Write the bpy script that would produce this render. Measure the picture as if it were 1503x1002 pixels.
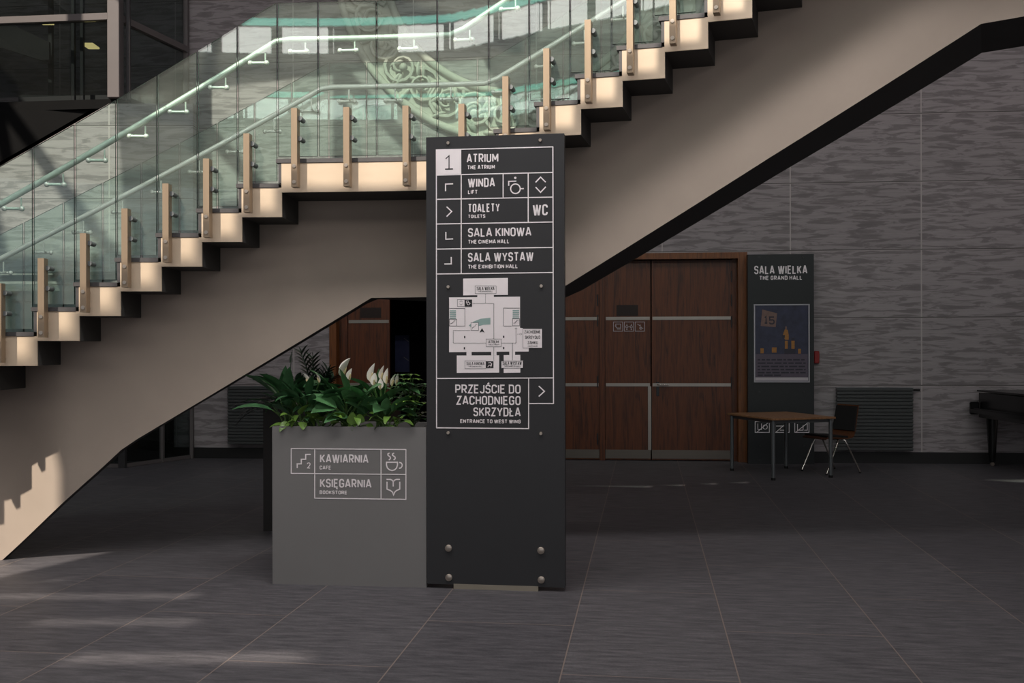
import bpy, math, random
from mathutils import Vector, Matrix
random.seed(7)
S = bpy.context.scene
C = S.collection
for o in list(bpy.data.objects): bpy.data.objects.remove(o)

# ------------------------------------------------------------------ camera
F = 1461.0; CX = 751.5; YH = 510.1; ROLL = 0.0021; EYE = 1.585
cam_d = bpy.data.cameras.new('camera'); cam = bpy.data.objects.new('camera', cam_d); C.objects.link(cam)
cam_d.sensor_width = 36.0; cam_d.lens = 36.0 * F / 1503.0
cam_d.shift_y = (YH - 501.0) / 1503.0
cam_d.clip_start = 0.05; cam_d.clip_end = 200
cam.matrix_world = Matrix.Translation((0, 0, EYE)) @ Matrix.Rotation(math.pi/2, 4, 'X') @ Matrix.Rotation(-ROLL, 4, 'Z')
S.camera = cam

# ------------------------------------------------------------------ world, sun, added fill lamps, exposure
S.view_settings.view_transform = 'Standard'; S.view_settings.look = 'None'
S.view_settings.gamma = 1; S.view_settings.use_curve_mapping = False
S.view_settings.exposure = 0.0
S.cycles.transparent_max_bounces = 32
S.cycles.max_bounces = 8
world = bpy.data.worlds.new('sky'); S.world = world; world.use_nodes = True
bg = world.node_tree.nodes['Background']
bg.inputs[0].default_value = (0.80, 0.88, 1.0, 1); bg.inputs[1].default_value = 0.32

def lamp(name, kind, loc, target, energy, color, size=None, size_y=None, angle=None):
    d = bpy.data.lights.new(name, kind); o = bpy.data.objects.new(name, d); C.objects.link(o)
    d.energy = energy; d.color = color
    if kind == 'AREA':
        d.shape = 'RECTANGLE'; d.size = size; d.size_y = size_y or size
    if angle is not None: d.angle = angle
    o.location = loc
    o.rotation_euler = (Vector(target) - Vector(loc)).to_track_quat('-Z', 'Y').to_euler()
    return o
SUN_DIR = Vector((0.47, 1.0, -1.0))
lamp('sun', 'SUN', (-6, -8, 14), Vector((-6, -8, 14)) + SUN_DIR, 5.2, (1.0, 0.89, 0.75), angle=math.radians(0.9))
lamp('added_fill_front', 'AREA', (0.0, -6.6, 2.3), (0.0, 6.0, 2.0), 46, (1.0, 0.95, 0.92), 11, 3.6)  # unseen fill added behind the camera for front faces
lamp('added_fill_overhead', 'AREA', (0.5, 0.0, 5.35), (0.5, 0.3, 0.0), 215, (1.0, 0.95, 0.92), 12, 2.6)  # unseen fill added overhead for front floor and sign
lamp('added_fill_steep', 'AREA', (0.3, 4.9, 5.95), (0.3, 5.6, 0.0), 330, (1.0, 0.95, 0.92), 11, 0.5)  # steep fill added so the beam darkens under the steps
lamp('added_fill_wall', 'AREA', (1.5, 8.2, 7.8), (1.5, 14.0, 6.8), 235, (1.0, 0.95, 0.95), 18, 1.6)  # unseen fill added to brighten the upper back wall

# ------------------------------------------------------------------ pixel helpers (camera rays to real points)
def pix(x, y):
    u = x - CX; v = y - YH
    return ((u - ROLL*v)/F, (v + ROLL*u)/F)
def at(x, y, Y):
    a, b = pix(x, y); return Vector((a*Y, Y, EYE - b*Y))
def ground(x, y):
    a, b = pix(x, y); return at(x, y, EYE/b)

# ------------------------------------------------------------------ materials
def lin(r, g, b):
    f = lambda c: (c/255/12.92) if c/255 <= .04045 else ((c/255+.055)/1.055)**2.4
    return (f(r), f(g), f(b), 1)
class NT:
    def __init__(s, name):
        s.m = bpy.data.materials.new(name); s.m.use_nodes = True
        s.t = s.m.node_tree; s.n = s.t.nodes; s.b = s.n['Principled BSDF']; s.out = s.n['Material Output']
    def add(s, typ, **kw):
        n = s.n.new(typ)
        for k, v in kw.items(): setattr(n, k, v)
        return n
    def l(s, a, b): s.t.links.new(a, b)
    def coord(s, scale=(1,1,1), kind='Object'):
        tc = s.add('ShaderNodeTexCoord'); mp = s.add('ShaderNodeMapping'); mp.inputs['Scale'].default_value = scale
        s.l(tc.outputs[kind], mp.inputs[0]); return mp.outputs[0]
    def noise(s, vec, scale, detail=4, rough=.55, dist=0):
        n = s.add('ShaderNodeTexNoise'); s.l(vec, n.inputs['Vector'])
        n.inputs['Scale'].default_value = scale; n.inputs['Detail'].default_value = detail
        n.inputs['Roughness'].default_value = rough; n.inputs['Distortion'].default_value = dist
        return n.outputs['Fac']
    def ramp(s, fac, stops):
        r = s.add('ShaderNodeValToRGB'); e = r.color_ramp.elements
        while len(e) > 1: e.remove(e[0])
        e[0].position = stops[0][0]; e[0].color = stops[0][1]
        for p, c in stops[1:]:
            k = e.new(p); k.color = c
        s.l(fac, r.inputs[0]); return r.outputs[0]
    def mix(s, fac, a, b, mode='MIX'):
        m = s.add('ShaderNodeMix', data_type='RGBA', blend_type=mode)
        for i, v in ((0, fac), (6, a), (7, b)):
            if hasattr(v, 'is_linked') or hasattr(v, 'links'): s.l(v, m.inputs[i])
            else: m.inputs[i].default_value = v
        return m.outputs[2]
    def bump(s, h, strength, dist=.01):
        b = s.add('ShaderNodeBump'); b.inputs['Strength'].default_value = strength; b.inputs['Distance'].default_value = dist
        s.l(h, b.inputs['Height']); s.l(b.outputs[0], s.b.inputs['Normal'])
def scale_c(c, k): return (min(c[0]*k,1), min(c[1]*k,1), min(c[2]*k,1), 1)
def simple(name, col, rough=.5, metal=0, var=.10, nscale=6, stretch=(1,1,1), bump=0, coat=0, spec=None):
    t = NT(name); v = t.coord(stretch); f = t.noise(v, nscale)
    t.l(t.ramp(f, [(.3, scale_c(col, 1-var)), (.7, scale_c(col, 1+var))]), t.b.inputs['Base Color'])
    t.b.inputs['Roughness'].default_value = rough; t.b.inputs['Metallic'].default_value = metal
    if spec is not None: t.b.inputs['Specular IOR Level'].default_value = spec
    if coat: t.b.inputs['Coat Weight'].default_value = coat
    if bump: t.bump(f, bump)
    return t.m
M = {}
M['plaster'] = simple('greige_plaster', lin(168, 154, 142), .7, var=.04, nscale=3, bump=.02)
M['cream'] = simple('cream_steel', lin(196, 177, 155), .42, .0, var=.05, nscale=3, stretch=(1,1,3))
M['soffit'] = simple('dark_soffit', lin(62, 61, 60), .75, var=.04)  # dark tone for beam underside and step bodies
M['tread'] = simple('dark_stone_tread', lin(66, 64, 66), .5, var=.12, nscale=40)
M['post'] = simple('brushed_post', lin(148, 130, 110), .38, .5, var=.06, nscale=20, stretch=(1,1,.05))
M['steel'] = simple('brushed_steel', lin(200, 198, 192), .28, .9, var=.05, nscale=30)
M['rail'] = simple('satin_handrail', lin(236, 234, 226), .35, .2, var=.02)
M['sign'] = simple('anthracite_panel', lin(50, 50, 52), .5, var=.03, spec=.35)
M['ink'] = simple('black_print', lin(34, 34, 36), .5, var=.02)
M['white'] = simple('white_print', lin(248, 240, 242), .5, var=.015)
M['mapteal'] = simple('teal_print', lin(150, 176, 172), .5, var=.02)
M['plinth'] = simple('plinth_metal', lin(150, 142, 128), .45, .3, var=.05)
M['bolt'] = simple('bolt_metal', lin(190, 178, 166), .3, .8, var=.05, nscale=60)
M['planter'] = simple('grey_planter_paint', lin(124, 122, 121), .45, var=.025, nscale=2)
M['darkplanter'] = simple('dark_planter_paint', lin(46, 42, 40), .5, var=.05)
M['soil'] = simple('soil', lin(40, 32, 26), .95, var=.4, nscale=60, bump=.5)
M['kick'] = simple('kick_plate', lin(120, 112, 104), .4, .7, var=.05, nscale=12, stretch=(.1,.1,2))
M['bar'] = simple('door_bar', lin(168, 160, 152), .35, .7, var=.04)
M['board'] = simple('black_board', lin(30, 33, 34), .45, var=.05)
M['posterframe'] = simple('poster_frame', lin(176, 172, 176), .35, .6, var=.03)
M['posterblue'] = simple('poster_blue', lin(46, 48, 70), .35, var=.3, nscale=9)
M['postermauve'] = simple('poster_mauve', lin(88, 78, 92), .4, var=.08)
M['postertan'] = simple('poster_tan', lin(122, 96, 88), .4, var=.1, nscale=20)
M['posterorange'] = simple('poster_orange', lin(158, 108, 46), .4, var=.15, nscale=40)
M['posterdark'] = simple('poster_dark', lin(42, 40, 52), .4, var=.1)
M['posterwhite'] = simple('poster_white', lin(190, 182, 188), .4, var=.03)
M['radiator'] = simple('radiator_paint', lin(66, 68, 68), .5, var=.04)
M['black'] = simple('black_lacquer', lin(16, 16, 17), .25, var=.1)
M['blackmatte'] = simple('black_cushion', lin(24, 23, 23), .8, var=.15, nscale=60)
M['greymetal'] = simple('grey_table_leg', lin(112, 116, 118), .4, .5, var=.03)
M['chrome'] = simple('chrome', lin(225, 220, 212), .15, 1, var=.02)
M['rubber'] = simple('black_rubber', lin(20, 20, 20), .7, var=.1)
M['red'] = simple('red_plastic', lin(150, 34, 30), .4, var=.05)
M['liftsteel'] = simple('lift_frame_paint', lin(98, 92, 92), .5, .1, var=.03)
M['darksteel'] = simple('dark_frame_paint', lin(52, 50, 52), .5, .1, var=.03)
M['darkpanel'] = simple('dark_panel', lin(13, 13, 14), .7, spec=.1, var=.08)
M['stone_carve'] = simple('carved_stone', lin(190, 186, 176), .8, var=.12, nscale=10, bump=.15)
M['ceil'] = simple('ceiling_paint', lin(120, 118, 116), .8, var=.04)
M['skirting'] = simple('black_skirting', lin(26, 25, 25), .5, var=.06)
M['leafd'] = simple('dark_leaf', lin(54, 92, 58), .38, var=.35, nscale=14)
M['leafm'] = simple('mid_leaf', lin(82, 128, 82), .36, var=.30, nscale=14)
M['leafb'] = simple('bright_leaf', lin(100, 134, 58), .36, var=.25, nscale=20)
M['leafz'] = simple('blackish_leaf', lin(36, 52, 38), .35, var=.3, nscale=14)
M['stem'] = simple('plant_stem', lin(96, 128, 72), .5, var=.15, nscale=30)
M['spathe'] = simple('white_spathe', lin(255, 249, 240), .5, var=.02, nscale=20)
M['spadix'] = simple('cream_spadix', lin(226, 208, 160), .6, var=.1, nscale=90)

def wood(name, dark, light, scale=1.0, rough=.42):
    t = NT(name); v = t.coord((9*scale, 9*scale, .7*scale)); n1 = t.noise(v, 2.2, 6, .6, 1.2)
    v2 = t.coord((60, 60, 2.0)); n2 = t.noise(v2, 2.0, 3)
    c = t.ramp(n1, [(.28, dark), (.5, scale_c(light, .75)), (.72, light)])
    c2 = t.mix(.35, c, t.ramp(n2, [(.35, (.35,.35,.35,1)), (.65, (1,1,1,1))]), 'MULTIPLY')
    t.l(c2, t.b.inputs['Base Color']); t.b.inputs['Roughness'].default_value = rough
    return t.m
M['walnut'] = wood('walnut_veneer', lin(44, 20, 8), lin(112, 58, 26))
M['frame_wood'] = wood('frame_wood', lin(92, 50, 20), lin(142, 84, 38), 1.2)
M['table_wood'] = wood('table_beech', lin(140, 98, 66), lin(176, 130, 92), 1.0)
M['vent'] = simple('dark_vent', lin(38, 22, 16), .6, var=.15, nscale=60)
M['chair_wood'] = wood('chair_edge_wood', lin(74, 40, 22), lin(112, 66, 36), 2)

def stone_wall():
    t = NT('board_marked_stone')
    tc = t.add('ShaderNodeTexCoord'); sx = t.add('ShaderNodeSeparateXYZ'); t.l(tc.outputs['Object'], sx.inputs[0])
    cb = t.add('ShaderNodeCombineXYZ'); t.l(sx.outputs[0], cb.inputs[0]); t.l(sx.outputs[2], cb.inputs[1])
    mp = t.add('ShaderNodeMapping'); mp.inputs['Scale'].default_value = (1.0, 6.5, 1); t.l(cb.outputs[0], mp.inputs[0])
    n1 = t.noise(mp.outputs[0], 2.5, 7, .6, .7)
    mp2 = t.add('ShaderNodeMapping'); mp2.inputs['Scale'].default_value = (1.2, 26, 1); t.l(cb.outputs[0], mp2.inputs[0])
    n2 = t.noise(mp2.outputs[0], 2.0, 4, .6)
    c = t.ramp(n1, [(.36, lin(126, 119, 121)), (.46, lin(137, 130, 131)), (.51, lin(160, 152, 154)), (.75, lin(168, 160, 161))])
    c = t.mix(.35, c, t.ramp(n2, [(.3, (.62,.62,.62,1)), (.6, (1,1,1,1))]), 'MULTIPLY')
    br = t.add('ShaderNodeTexBrick'); br.offset = 0
    t.l(cb.outputs[0], br.inputs['Vector'])
    br.inputs['Scale'].default_value = 1; br.inputs['Mortar Size'].default_value = .009; br.inputs['Mortar Smooth'].default_value = .1
    br.inputs['Brick Width'].default_value = 1.745; br.inputs['Row Height'].default_value = .924
    br.inputs['Color1'].default_value = (1,1,1,1); br.inputs['Color2'].default_value = (.9,.9,.9,1); br.inputs['Bias'].default_value = 0
    c = t.mix(.9, c, br.outputs['Color'], 'MULTIPLY')
    c = t.mix(br.outputs['Fac'], c, lin(182, 173, 172))
    dv = t.add('ShaderNodeMath', operation='MULTIPLY_ADD'); t.l(sx.outputs[2], dv.inputs[0]); dv.inputs[1].default_value = 1/.924; dv.inputs[2].default_value = 20.004
    fr_ = t.add('ShaderNodeMath', operation='FRACT'); t.l(dv.outputs[0], fr_.inputs[0])
    ls = t.add('ShaderNodeMath', operation='LESS_THAN'); t.l(fr_.outputs[0], ls.inputs[0]); ls.inputs[1].default_value = .013
    c = t.mix(ls.outputs[0], c, lin(92, 87, 86))
    t.l(c, t.b.inputs['Base Color']); t.b.inputs['Roughness'].default_value = .65
    inv = t.add('ShaderNodeMath', operation='SUBTRACT'); inv.inputs[0].default_value = 1; t.l(br.outputs['Fac'], inv.inputs[1])
    ad = t.add('ShaderNodeMath', operation='MULTIPLY_ADD'); t.l(n1, ad.inputs[0]); ad.inputs[1].default_value = .25; t.l(inv.outputs[0], ad.inputs[2])
    t.bump(ad.outputs[0], .5, .012)
    return t.m
M['stone'] = stone_wall()

def floor_mat():
    t = NT('dark_stone_tiles')
    tc = t.add('ShaderNodeTexCoord'); sx = t.add('ShaderNodeSeparateXYZ'); t.l(tc.outputs['Object'], sx.inputs[0])
    cb = t.add('ShaderNodeCombineXYZ'); t.l(sx.outputs[1], cb.inputs[0]); t.l(sx.outputs[0], cb.inputs[1])
    br = t.add('ShaderNodeTexBrick'); br.offset = .5; t.l(cb.outputs[0], br.inputs['Vector'])
    br.inputs['Scale'].default_value = 1; br.inputs['Mortar Size'].default_value = .0035; br.inputs['Mortar Smooth'].default_value = .1
    br.inputs['Brick Width'].default_value = 1.70; br.inputs['Row Height'].default_value = .85; br.inputs['Bias'].default_value = 0
    br.inputs['Color1'].default_value = (1,1,1,1); br.inputs['Color2'].default_value = (.78,.78,.80,1)
    mp = t.add('ShaderNodeMapping'); mp.inputs['Scale'].default_value = (14, 2.2, 1); t.l(cb.outputs[0], mp.inputs[0])
    n1 = t.noise(mp.outputs[0], 2.0, 6, .65)
    n2 = t.noise(t.coord(), 55, 4, .7)
    c = t.ramp(n1, [(.32, lin(80, 79, 83)), (.68, lin(114, 111, 115))])
    c = t.mix(.6, c, t.ramp(n2, [(.35, (.6,.6,.6,1)), (.65, (1,1,1,1))]), 'MULTIPLY')
    c = t.mix(1, c, br.outputs['Color'], 'MULTIPLY')
    c = t.mix(br.outputs['Fac'], c, lin(128, 116, 110))
    t.l(c, t.b.inputs['Base Color'])
    r = t.add('ShaderNodeMapRange'); t.l(n2, r.inputs[0]); r.inputs[3].default_value = .36; r.inputs[4].default_value = .6
    t.l(r.outputs[0], t.b.inputs['Roughness'])
    t.b.inputs['Specular IOR Level'].default_value = .22
    t.bump(n2, .25, .004)
    return t.m
M['floor'] = floor_mat()

def glass_mat(name, tint, edge=False, f0=.06, k=.9, reflect_veil=.036):  # pale diffuse veil stands in for bright reflections on the panes
    t = NT(name); t.n.remove(t.b)
    tr = t.add('ShaderNodeBsdfTransparent'); tr.inputs[0].default_value = tint
    gl = t.add('ShaderNodeBsdfGlossy'); gl.inputs['Roughness'].default_value = .0 if not edge else .15
    gl.inputs['Color'].default_value = (.95, 1, .98, 1)
    lw = t.add('ShaderNodeLayerWeight'); lw.inputs[0].default_value = .5
    p = t.add('ShaderNodeMath', operation='POWER'); t.l(lw.outputs['Facing'], p.inputs[0]); p.inputs[1].default_value = 5
    ma = t.add('ShaderNodeMath', operation='MULTIPLY_ADD'); t.l(p.outputs[0], ma.inputs[0]); ma.inputs[1].default_value = k; ma.inputs[2].default_value = f0
    df = t.add('ShaderNodeBsdfDiffuse'); df.inputs[0].default_value = (.90, .91, .82, 1)
    nz = t.ramp(t.noise(t.coord((1, 1, 4)), 1.6, 5), [(.3, (reflect_veil*.6,)*3 + (1,)), (.7, (reflect_veil*1.4,)*3 + (1,))])
    m0 = t.add('ShaderNodeMixShader'); t.l(nz, m0.inputs[0]); t.l(tr.outputs[0], m0.inputs[1]); t.l(df.outputs[0], m0.inputs[2])
    mx = t.add('ShaderNodeMixShader'); t.l(ma.outputs[0], mx.inputs[0]); t.l(m0.outputs[0], mx.inputs[1]); t.l(gl.outputs[0], mx.inputs[2])
    t.l(mx.outputs[0], t.out.inputs[0]); return t.m
M['glass'] = glass_mat('clear_green_glass', (.865, .955, .925, 1))
M['glassedge'] = simple('glass_edge', lin(30, 74, 64), .2, var=.2, nscale=8)
M['liftglass'] = glass_mat('dark_tinted_glass', (.62, .66, .66, 1), f0=.05, reflect_veil=.004)

def emit(name, col, s):
    t = NT(name); t.n.remove(t.b); e = t.add('ShaderNodeEmission'); e.inputs[0].default_value = col; e.inputs[1].default_value = s
    t.l(e.outputs[0], t.out.inputs[0]); return t.m
M['lamp'] = emit('warm_lamp', (1, .78, .32, 1), 1.1)
M['glow_white'] = emit('white_mirrored_glow', (1, .90, .88, 1), 4.5)  # added glow, mirrored as white rectangles in the glass
M['glow_teal'] = emit('teal_mirrored_glow', (.25, .85, .70, 1), 3.0)  # added glow, mirrored as teal bands in the glass

# ------------------------------------------------------------------ mesh builder
RM = {}      # root matrix of each object
class MB:
    def __init__(s): s.v = []; s.f = []; s.mi = []
    def add(s, vs, fs, mi=0):
        n = len(s.v); s.v += [Vector(p) for p in vs]
        s.f += [tuple(i+n for i in f) for f in fs]; s.mi += [mi]*len(fs); return s
    def hexa(s, p, mi=0):       # 8 points: bottom ring 0-3, top ring 4-7
        return s.add(p, [(0,3,2,1),(4,5,6,7),(0,1,5,4),(1,2,6,5),(2,3,7,6),(3,0,4,7)], mi)
    def box(s, c, size, rz=0, mi=0, bev=0):
        x, y, z = [d/2 for d in size]; R = Matrix.Rotation(rz, 3, 'Z'); c = Vector(c)
        if not bev:
            P = [(-x,-y,-z),(x,-y,-z),(x,y,-z),(-x,y,-z),(-x,-y,z),(x,-y,z),(x,y,z),(-x,y,z)]
            return s.hexa([c + R @ Vector(p) for p in P], mi)
        b = min(bev, x*.99, y*.99, z*.99)
        rings = [(-z, b), (-z+b, 0), (z-b, 0), (z, b)]; vs = []
        for zz, i in rings:
            X, Y = x-i, y-i
            vs += [(-X+b*(i==0),-Y,zz),(X-b*(i==0),-Y,zz),(X,-Y+b*(i==0),zz),(X,Y-b*(i==0),zz),(X-b*(i==0),Y,zz),(-X+b*(i==0),Y,zz),(-X,Y-b*(i==0),zz),(-X,-Y+b*(i==0),zz)] if i==0 else \
                  [(-X,-Y,zz),(X,-Y,zz),(X,-Y,zz),(X,Y,zz),(X,Y,zz),(-X,Y,zz),(-X,Y,zz),(-X,-Y,zz)]
        fs = [tuple(range(7,-1,-1)), tuple(range(24,32))]
        for r in range(3):
            for i in range(8): fs.append((r*8+i, r*8+(i+1)%8, r*8+8+(i+1)%8, r*8+8+i))
        return s.add([c + R @ Vector(p) for p in vs], fs, mi)
    def cyl(s, a, b, r, r2=None, n=12, mi=0):
        a = Vector(a); b = Vector(b); r2 = r if r2 is None else r2
        d = (b-a).normalized(); u = d.orthogonal().normalized(); w = d.cross(u)
        vs = []
        for c, rr in ((a, r), (b, r2)):
            vs += [c + rr*(math.cos(2*math.pi*i/n)*u + math.sin(2*math.pi*i/n)*w) for i in range(n)]
        fs = [tuple(range(n-1,-1,-1)), tuple(range(n, 2*n))] + [(i,(i+1)%n,n+(i+1)%n,n+i) for i in range(n)]
        return s.add(vs, fs, mi)
    def tube(s, pts, r, n=10, mi=0, closed=False, rs=None):
        pts = [Vector(p) for p in pts]; N = len(pts); vs = []; up = None
        for i, p in enumerate(pts):
            if closed: d = pts[(i+1)%N]-pts[i-1]
            else: d = pts[min(i+1,N-1)]-pts[max(i-1,0)]
            d.normalize()
            if up is None: up = d.orthogonal().normalized()
            up = (up - d*up.dot(d)); up = up.normalized() if up.length > 1e-6 else d.orthogonal().normalized()
            w = d.cross(up); rr = rs[i] if rs else r
            vs += [p + rr*(math.cos(2*math.pi*k/n)*up + math.sin(2*math.pi*k/n)*w) for k in range(n)]
        fs = []
        for i in range(N if closed else N-1):
            j = (i+1) % N
            for k in range(n): fs.append((i*n+k, i*n+(k+1)%n, j*n+(k+1)%n, j*n+k))
        if not closed: fs += [tuple(range(n-1,-1,-1)), tuple(range((N-1)*n, N*n))]
        return s.add(vs, fs, mi)
    def ball(s, c, r, n=10, m=6, sc=(1,1,1), mi=0, rot=None):
        c = Vector(c); vs = []; fs = []
        for i in range(m+1):
            a = math.pi*i/m
            for k in range(n):
                b = 2*math.pi*k/n
                p = Vector((r*sc[0]*math.sin(a)*math.cos(b), r*sc[1]*math.sin(a)*math.sin(b), r*sc[2]*math.cos(a)))
                if rot: p = rot @ p
                vs.append(c+p)
        for i in range(m):
            for k in range(n): fs.append((i*n+k, (i+1)*n+k, (i+1)*n+(k+1)%n, i*n+(k+1)%n))
        return s.add(vs, fs, mi)
    def prism(s, poly, vec, mi=0):
        n = len(poly); poly = [Vector(p) for p in poly]; vec = Vector(vec)
        fs = [tuple(range(n-1,-1,-1)), tuple(range(n, 2*n))] + [(i,(i+1)%n,n+(i+1)%n,n+i) for i in range(n)]
        return s.add(poly + [p+vec for p in poly], fs, mi)
    def build(s, name, mats, parent=None, smooth=0, **props):
        W = RM[parent.name] if parent else Matrix.Identity(4)
        return s._make(name, mats, parent, W, smooth, props)
    def build_at(s, name, mats, loc, rz=0, smooth=0, **props):   # a top-level mesh with its origin at its base
        W = Matrix.Translation(loc) @ Matrix.Rotation(rz, 4, 'Z')
        o = s._make(name, mats, None, W, smooth, props)
        o.location = loc; o.rotation_euler = (0, 0, rz); return o
    def _make(s, name, mats, parent, W, smooth, props):
        me = bpy.data.meshes.new(name); I = W.inverted()
        me.from_pydata([I @ v for v in s.v], [], s.f)
        mats = mats if isinstance(mats, (list, tuple)) else [mats]
        for m in mats: me.materials.append(M[m] if isinstance(m, str) else m)
        for p, i in zip(me.polygons, s.mi): p.material_index = i
        me.validate()
        import bmesh
        b = bmesh.new(); b.from_mesh(me); bmesh.ops.recalc_face_normals(b, faces=b.faces)
        b.to_mesh(me); b.free()
        if smooth:
            me.polygons.foreach_set('use_smooth', [True]*len(me.polygons))
            me.set_sharp_from_angle(angle=math.radians(smooth))
        o = bpy.data.objects.new(name, me); C.objects.link(o)
        if parent: o.parent = parent
        RM[o.name] = W
        for k, v in props.items(): o[k] = v
        return o
def thing(name, loc, rz=0, **props):
    o = bpy.data.objects.new(name, None); C.objects.link(o); o.empty_display_size = .1
    o.location = loc; o.rotation_euler = (0, 0, rz)
    RM[o.name] = Matrix.Translation(loc) @ Matrix.Rotation(rz, 4, 'Z')
    for k, v in props.items(): o[k] = v
    return o
def children(o): return [c for c in bpy.data.objects if c.parent == o]
def copy_tree(o, parent=None):
    c = o.copy(); C.objects.link(c)
    if parent: c.parent = parent
    for ch in children(o): copy_tree(ch, c)
    return c

# ------------------------------------------------------------------ flat planes carrying lettering
class Plane:
    def __init__(s, p, u):
        s.p = Vector(p); s.u = Vector((u[0], u[1], 0)).normalized(); s.n = Vector((s.u.y, -s.u.x, 0))
        if s.n.y > 0: s.n = -s.n                 # towards the camera
    def px(s, x, y):
        a, b = pix(x, y); d = Vector((a, 1, -b)); e = Vector((0, 0, EYE))
        t = (s.p - e).dot(s.n)/d.dot(s.n); q = e + d*t - s.p
        return (q.dot(s.u), q.z + s.p.z)
    def pt(s, u, z, off=0): return Vector((s.p.x, s.p.y, 0)) + s.u*u + Vector((0,0,z)) + s.n*off
    def rz(s): return math.atan2(s.u.y, s.u.x)
def fillet(path, closed, n=5):
    N = len(path); out = []
    for i, q in enumerate(path):
        r = q[2] if len(q) > 2 else 0; p = Vector(q[:2])
        if r <= 0 or (not closed and i in (0, N-1)): out.append(p); continue
        a = Vector(path[i-1][:2]); b = Vector(path[(i+1) % N][:2])
        da = (a-p); db = (b-p); r = min(r, da.length*.5 if len(path[i-1])>2 else da.length, db.length*.5 if len(path[(i+1)%N])>2 else db.length)
        p0 = p + da.normalized()*r; p1 = p + db.normalized()*r
        for k in range(n+1):
            t = k/n; out.append(p0*(1-t)**2*1 + p*2*t*(1-t) + p1*t*t)
    res = [out[0]]
    for p in out[1:]:
        if (p-res[-1]).length > 1e-5: res.append(p)
    if closed and (res[0]-res[-1]).length < 1e-5: res.pop()
    return res
def stroke(mb, P, pts, w, closed=False, off=.002, th=.0012, mi=0):
    pts = [Vector(p[:2]) for p in pts]; N = len(pts); L = []; R = []
    for i in range(N):
        a = pts[i-1] if (closed or i > 0) else None; b = pts[(i+1) % N] if (closed or i < N-1) else None
        d0 = (pts[i]-a).normalized() if a is not None else None; d1 = (b-pts[i]).normalized() if b is not None else None
        if d0 is None: d0 = d1
        if d1 is None: d1 = d0
        n0 = Vector((-d0.y, d0.x)); n1 = Vector((-d1.y, d1.x)); m = n0+n1
        if m.length < 1e-4: m = n0
        m.normalize(); k = min(1/max(m.dot(n0), .2), 1.9)
        L.append(pts[i]+m*k*w/2); R.append(pts[i]-m*k*w/2)
    vs = []; fs = []
    for i in range(N):
        for q, o in ((L[i], off), (R[i], off), (L[i], off-th), (R[i], off-th)): vs.append(P.pt(q.x, q.y, o))
    for i in range(N if closed else N-1):
        a = 4*i; b = 4*((i+1) % N)
        fs += [(a, a+1, b+1, b), (a+2, a, b, b+2), (a+1, a+3, b+3, b+1)]
    if not closed: fs += [(0,2,3,1), (4*N-4,4*N-3,4*N-1,4*N-2)]
    mb.add(vs, fs, mi)
def fill(mb, P, pts, off=.002, th=.0012, mi=0):
    mb.prism([P.pt(p[0], p[1], off-th) for p in pts], P.n*th, mi)
r_ = .27
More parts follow.
